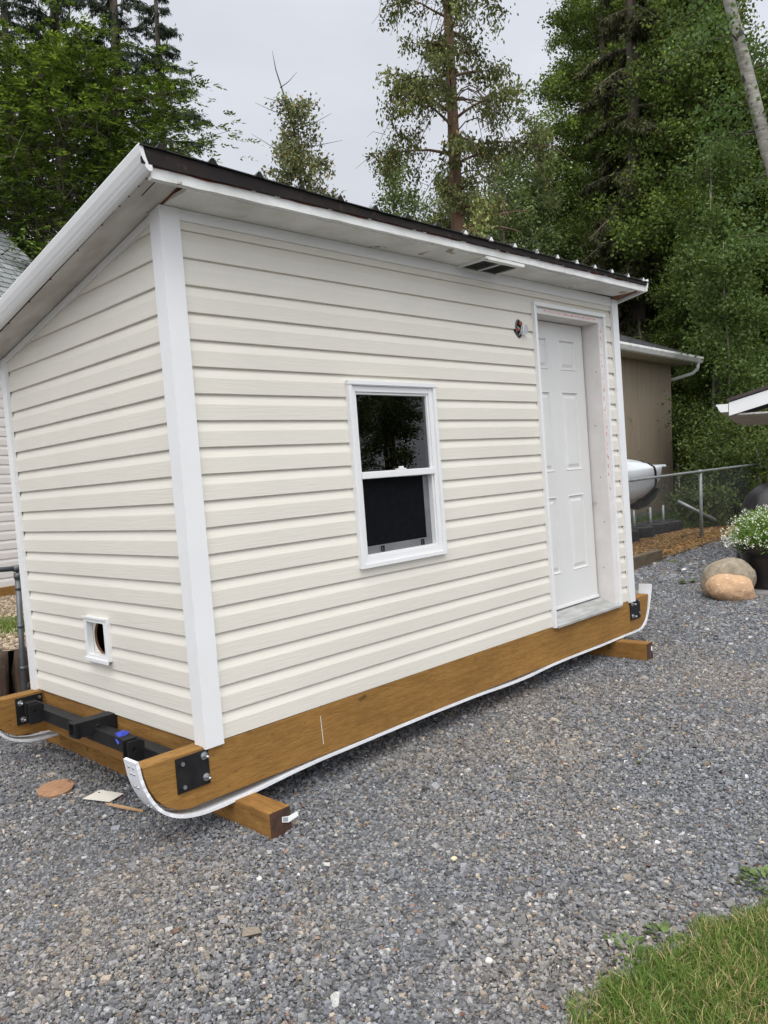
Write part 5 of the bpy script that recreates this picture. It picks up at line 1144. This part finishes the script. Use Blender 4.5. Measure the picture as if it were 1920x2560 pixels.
# slim bare trunks inside the wood
M_paletrunk = mat('pale_aspen_bark', (.21, .20, .16), (.10, .095, .075), 5, stretch=(1, 1, 2), rough=.85, spots=(.05, .045, .04), spot_scale=6, spot_t=.6)
for i, (d, l, h, r, ln, lb) in enumerate([(20.6, 8.55, 7.5, .05, .3, 'slim young aspen with a leaning pale stem right of the garage corner'), (20.8, 8.9, 8.2, .045, -.25, 'second slim young aspen right of the garage corner'), (21.2, 8.95, 9.5, .06, .1, 'straight pale young aspen stem in the dark of the wood'), (18.4, 8.0, 6.4, .035, .15, 'slender young aspen above the shelter gutter')]):
    x, y = PL(d, l); b = Vector((x, y, gz(x, y) - .1)); mb = MB(); mb.tube([(0, 0, 0), (ln * .3, 0, h * .3), (ln * .5 + .06, -.05, h * .55), (ln * .9, .05, h * .8), (ln * 1.1, .05, h)], [r, r * .9, r * .75, r * .5, r * .2], 8)
    e_ = empty('slim_aspen', b, lb, 'tree'); mb.build('trunk', M_paletrunk, e_)
    mb = MB(); rj = random.Random(i); rr = np.random.default_rng(i + 300); PP = []
    for q in range(26):
        z = rj.uniform(.38, .98) * h; a = rj.uniform(0, 6.28); l_ = rj.uniform(.4, 1.1); qa = Vector((ln * z / h, 0, z)); qb = Vector((ln * z / h + l_ * math.cos(a), l_ * math.sin(a), z + l_ * .35)); mb.tube([qa, qb], [.010, .003], 3)
        PP += [qa.lerp(qb, u_) for u_ in (.35, .5, .65, .8, .95)]
    mb.build('branches', M_paletrunk, e_)
    n = 7000; Pn = np.array(PP)[rr.integers(0, len(PP), n)] + rr.normal(0, .17, (n, 3)); V, F = leaf_quads(Pn, .095 * rr.uniform(.6, 1.2, n), rr, .35, .8, .08)
    cc = np.array([.05, .09, .022]) + rr.random((n, 1)) * np.array([.06, .07, .02]); np_mesh('crown', V, F, M_leaf, np.repeat(cc, 4, 0), e_)
# undergrowth shrubs along the fence
def shrub(x, y, R, Hh, n, seed, label, tint=((.032, .060, .014), (.115, .15, .038)), ls=.085):
    rr = np.random.default_rng(seed); e_ = empty('shrub', (x, y, gz(x, y)), label, 'shrub', 'shrubs along the fence'); st = MB(); A = []; B = []
    for i in range(34):
        a = rr.uniform(0, 6.283); l = rr.uniform(.5, 1.0) * Hh; o = R * rr.uniform(.3, 1.0); p0 = Vector((math.cos(a) * R * .25, math.sin(a) * R * .25, 0)); p1 = Vector((math.cos(a) * o * .6, math.sin(a) * o * .6, l * .6)); p2 = Vector((math.cos(a) * o, math.sin(a) * o, l)); st.tube([p0, p1, p2], [.012, .008, .003], 3)
        A += [p0.lerp(p1, .3), p1]; B += [p1, p2]
        for q in range(4): s = p1.lerp(p2, rr.random()); e2 = s + Vector(rr.normal(0, 1, 3)) * .28; A.append(s); B.append(e2)
    st.build('stems', M_bark, e_); ii = rr.integers(0, len(A), n); u = rr.random(n)[:, None]; P_ = np.array(A)[ii] * (1 - u) + np.array(B)[ii] * u + rr.normal(0, .13, (n, 3)); P_[:, 2] = np.maximum(P_[:, 2], .04)
    V, F = leaf_quads(P_, ls * rr.uniform(.5, 1.3, n), rr, .25, .6, .1); c = np.array(tint[0]) + (np.array(tint[1]) - np.array(tint[0])) * rr.random((n, 1)); c = c * rr.uniform(.7, 1.3, len(A))[ii][:, None]
    np_mesh('leaves', V, F, M_leaf, np.repeat(c, 4, 0), e_); return e_
SH = [(20.6, 9.0, 1.2, 2.2, 'shrub by the garage corner'), (18.6, 7.95, 1.0, 1.9, 'shrub just right of the garage, behind the wire'), (19.0, 8.45, 1.3, 2.6, 'tallest shrub above the top rail right of the garage'), (16.4, 7.2, 1.1, 1.8, 'shrub behind the metal fence post'), (17.4, 7.9, 1.3, 2.4, 'leafy shrub left of the weathered wooden post'), (16.8, 8.6, 1.2, 2.1, 'shrub right behind the weathered wooden post'), (21.5, 9.7, 1.6, 3.3, 'back row shrub under the thin pale trunks'), (20.6, 9.4, 1.7, 3.2, 'back row shrub at the foot of the wood'), (15.7, 6.35, .6, .8, 'low shrub at the foot of the leaning pipe')]
for i, (d, l, R, Hh, lb) in enumerate(SH):
    x, y = PL(d, l); shrub(x, y, R, Hh, 11000 if R > .8 else 3500, 100 + i, lb)
n = 22000; dd = rng.uniform(15.2, 19.5, n); ll = rng.uniform(5.4, 9.6, n); x = CX + .7106 * dd + .70099 * ll; y = CY + .7021 * dd - .71205 * ll; k = (y > 2.9) | (x > 15); k &= ~((x < 17.7) & (y > 5.6)); x, y = x[k], y[k]; n = len(x)
col = np.array([.075, .13, .03]) * rng.uniform(.5, 1.4, n)[:, None]; V, F, sh = blades('', x, y, gza(x, y), rng.uniform(.05, .22, n), rng.uniform(.006, .014, n), rng.uniform(.2, .9, n), col, None)
tag(np_mesh('undergrowth', V, F, M_grass, sh), kind='stuff')
# trees on the other side of the drive, mirrored in the window glass
for (x, y, s, rz, pr_, lb) in [(7.5, -7.5, .9, .5, p3, 'leafy tree across the drive mirrored in the upper window pane'), (11.5, -10, 1.1, 2.0, p3, 'second leafy tree across the drive'), (13, -15.5, .9, 2.9, p1, 'third leafy tree across the drive'), (19, -17, .9, 1.9, p1, 'fourth leafy tree across the drive')]:
    copy_tree(pr_, x, y, s * .72, rz, lb, 'trees across the drive')
